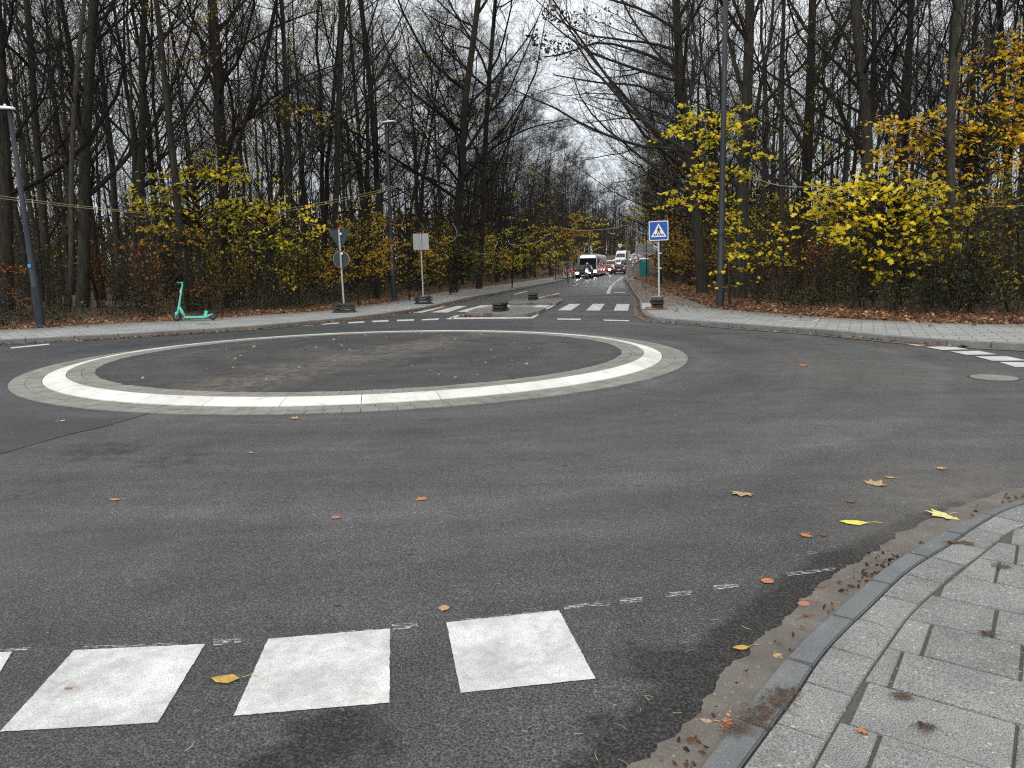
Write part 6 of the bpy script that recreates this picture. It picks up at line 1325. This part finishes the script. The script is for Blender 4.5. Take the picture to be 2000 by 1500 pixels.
# distant woods
n = 1150; y = rg.uniform(84, 190, n); sd = rg.random(n) < .55; x = np.where(sd, rg.uniform(-.78, .0, n) * y, rg.uniform(.16, .78, n) * y)
xl = np.array([leftedge(a) - 9 for a in y]); xr = np.array([rightedge(a) + 9 for a in y]); ok = (x < xl) | (x > xr); x, y = x[ok], y[ok]; n = len(x)
h = rg.uniform(8, 17, n); zz_ = np.linspace(0, 1, 6); ln_ = rg.normal(0, .05, (n, 2)); z0 = velev(y)
st = np.stack([np.column_stack([x + ln_[:, 0] * q_ * h + rg.normal(0, .1, n), y + ln_[:, 1] * q_ * h, z0 + q_ * h]) for q_ in zz_], 1); mb = MB(); rd = np.linspace(1, .2, 6)[None] * rg.uniform(.09, .2, n)[:, None]; btube(mb, st, rd, 5)
P2, R2 = kids(rg, st, rd, 9, .15, 1.0, R(45), lambda p, tt, q: p * .3 * (1.2 - tt) * q, 4, .1, .12, .02, .5); btube(mb, P2, R2, 3); P3, R3 = kids(rg, P2, R2, 5, .2, 1, R(42), lambda p, tt, q: p * .45 * q, 3, .06, .15, .012, .6); btube(mb, P3, R3, 3)
tag(mb.build('distant_woods', B_TWIG), 'dense mass of distant bare trunks closing off the wood', 'woods', kind='stuff')
n = 60000; y = rg.uniform(46, 150, n); sd = rg.random(n) < .5; x = np.where(sd, rg.uniform(-.8, .02, n) * y, rg.uniform(.14, .8, n) * y); xl = np.interp(y, np.arange(46, 151), [leftedge(a) - 3 for a in range(46, 151)]); xr = np.interp(y, np.arange(46, 151), [rightedge(a) + 3 for a in range(46, 151)]); ok = (x < xl) | (x > xr); x, y = x[ok], y[ok]
C = np.column_stack([x, y, velev(y) + rg.random(len(x)) ** 1.3 * (3.5 + y * .045)]); tag(leaves('distant_foliage', C, .40, L_FAR, rg, LEAF_KITE, .3), 'brown and olive foliage mass at the back of the wood', 'foliage', kind='stuff')

# woods closing the view at the far end of the road
n = 620; y = rg.uniform(105, 380, n); sd = rg.random(n) < .6; of = 3 + np.abs(rg.normal(0, 16, n)); x = np.array([leftedge(a) - 2 - o_ if q_ else rightedge(a) + 4 + o_ for a, o_, q_ in zip(y, of, sd)])
h = rg.uniform(11, 19, n); z0 = velev(y); ln_ = rg.normal(0, .05, (n, 2)); zz_ = np.linspace(0, 1, 6)
st = np.stack([np.column_stack([x + ln_[:, 0] * q_ * h + rg.normal(0, .1, n), y + ln_[:, 1] * q_ * h, z0 + q_ * h]) for q_ in zz_], 1); mb = MB(); rd = np.linspace(1, .2, 6)[None] * rg.uniform(.09, .2, n)[:, None]; btube(mb, st, rd, 5)
P2, R2 = kids(rg, st, rd, 12, .12, 1.0, R(42), lambda p, tt, q: p * .32 * (1.2 - tt) * q, 4, .1, .12, .02, .5); btube(mb, P2, R2, 3); P3, R3 = kids(rg, P2, R2, 6, .2, 1, R(42), lambda p, tt, q: p * .45 * q, 3, .06, .15, .012, .6); btube(mb, P3, R3, 3)
tag(mb.build('distant_woods', B_TWIG), 'brown wood closing the far end of the road', 'woods', kind='stuff')
n = 22000; y = rg.uniform(88, 380, n); sd = rg.random(n) < .6; of = np.abs(rg.normal(0, 14, n)); x = np.array([leftedge(a) - 1.0 - o_ if q_ else rightedge(a) + 3.5 + o_ for a, o_, q_ in zip(y, of, sd)])
C = np.column_stack([x, y, velev(y) + rg.random(n) ** 1.5 * 9]); tag(leaves('distant_foliage', C, .46, L_FAR, rg, LEAF_KITE, .3), 'rusty brown foliage lining the far road', 'foliage', kind='stuff')

# ------------------------------------------------------------------ single fallen leaves on the near road
def leaf_mat(col, name):
    if name in MATS: return MATS[name]
    return simple(name, col, .6, 0, .35, 60, .3)
def fleaf(px, py, size, col, kind, label, rot=None, curl=.12, z=.006):
    x, y = G(px, py, z); rr = random.Random(int(px * 7 + py)); sh = dict(maple=LEAF_STAR * 1.5, oval=LEAF_OVAL, round=np.array([(math.cos(a) * .42, math.sin(a) * .46, 0) for a in np.linspace(0, 6.28, 9)[:-1]]))[kind]
    n = len(sh); v = [(0, .05 if kind != 'round' else 0, 0.02)]; 
    for a, b, c in sh: v.append((a + rr.uniform(-.04, .04), b + rr.uniform(-.04, .04), max(0, curl * (a * a + b * b) * rr.uniform(.4, 1.6))))
    v = [(a * size, b * size, c * size) for a, b, c in v]; f = [(0, 1 + i, 1 + (i + 1) % n) for i in range(n)]
    t_ = MB(); t_.add(v, f); th = -.0012; t_.add([(a, b, c + th) for a, b, c in v], [q_[::-1] for q_ in f])
    k0 = sh[0] * size; t_.tube([(k0[0], k0[1], .004), (k0[0] + size * .1, k0[1] - size * .3, .006), (k0[0] + size * .05, k0[1] - size * .55, .003)], .0014, 4)
    o = t_.build('fallen_leaf', leaf_mat(*col)); o.location = (x, y, z + .002); o.rotation_euler = (0, 0, rr.uniform(0, 6.28) if rot is None else rot); tag(o, label, 'fallen leaf', 'single fallen leaves on the ground')
TAN, PALE, YLW, ORL, SAL, BRL, GLD = ((.36, .24, .13), 'tan_leaf'), ((.60, .55, .22), 'pale_yellow_leaf'), ((.62, .58, .10), 'yellow_single_leaf'), ((.40, .15, .06), 'orange_single_leaf'), ((.34, .14, .09), 'salmon_leaf'), ((.11, .06, .04), 'brown_single_leaf'), ((.42, .27, .05), 'golden_single_leaf')
for a in [(227, 976, .09, ORL, 'oval', 'small orange leaf on the asphalt left of the other leaves', 1.4), (825, 976, .07, ORL, 'maple', 'orange leaf in the middle of the near road'), (656, 1011, .065, SAL, 'round', 'red brown leaf on the road left of the middle'),
          (867, 1188, .062, TAN, 'round', 'round tan leaf just above the white block markings'), (447, 1326, .12, GLD, 'oval', 'long golden leaf between two white blocks', 1.6), (135, 1345, .035, SAL, 'oval', 'tiny red leaf lying on the left white block', 1.5),
          (1451, 963, .12, TAN, 'maple', 'tan maple leaf flat on the road right of centre'), (1705, 946, .12, TAN, 'maple', 'tan lobed leaf on the road toward the right'), (1740, 933, .08, GLD, 'oval', 'little golden leaf beside the tan lobed leaf'), (1833, 915, .07, TAN, 'maple', 'small tan leaf farthest right on the road'),
          (1672, 1021, .16, YLW, 'oval', 'curled bright yellow leaf on the road near the gutter', 1.35), (1850, 1007, .15, PALE, 'maple', 'pale yellow maple leaf at the gutter edge'), (1577, 1045, .065, ORL, 'maple', 'orange leaf left of a small brown leaf'), (1608, 1045, .05, BRL, 'round', 'small round brown leaf beside the orange leaf'),
          (1499, 1135, .075, ORL, 'round', 'orange round leaf near the end of the smeared line'), (1570, 1180, .068, SAL, 'round', 'salmon leaf lying at the gutter edge'), (1605, 1148, .05, BRL, 'oval', 'curled brown leaf at the crumbling asphalt edge'), (1686, 1137, .04, ORL, 'oval', 'orange leaf against the near kerb'),
          (1451, 1265, .075, GLD, 'oval', 'mottled golden leaf on the dark asphalt edge', 1.7), (1382, 1409, .045, TAN, 'oval', 'pale orange leaf in the gutter lowest of all', 1.2), (1411, 1412, .05, ORL, 'maple', 'bright orange crumpled leaf in the near gutter'), (1425, 1394, .045, TAN, 'oval', 'tan leaf resting just above the bright orange one'),
          (1575, 1205, .07, BRL, 'oval', 'dark brown leaf flat in the gutter'), (1657, 980, .06, BRL, 'maple', 'shrivelled brown leaf on the road above the yellow one'), (580, 817, .10, TAN, 'maple', 'tan maple leaf just below the roundabout ring'), (490, 884, .07, TAN, 'oval', 'dull tan leaf between ring and white blocks'),
          (121, 822, .07, PALE, 'oval', 'pale leaf on the bluish asphalt left of the ring'), (1567, 714, .13, ORL, 'maple', 'orange brown leaf on the road right of the ring'), (1102, 908, .05, BRL, 'oval', 'dark leaf on the road below the ring'), (1520, 1282, .05, TAN, 'round', 'crumpled tan leaf against the kerb'), (1480, 1345, .045, ORL, 'oval', 'orange leaf wedged under the near kerb')]:
    fleaf(*a)
fleaf(1687, 1427, .03, ORL, 'maple', 'tiny orange leaf on the grey paving slabs', z=.042); fleaf(1865, 1058, .06, BRL, 'oval', 'brown leaf on the second row of slabs', z=.042); fleaf(1424, 634, .14, ORL, 'maple', 'orange leaf in front of the far kerb below the lamp post', z=.01)
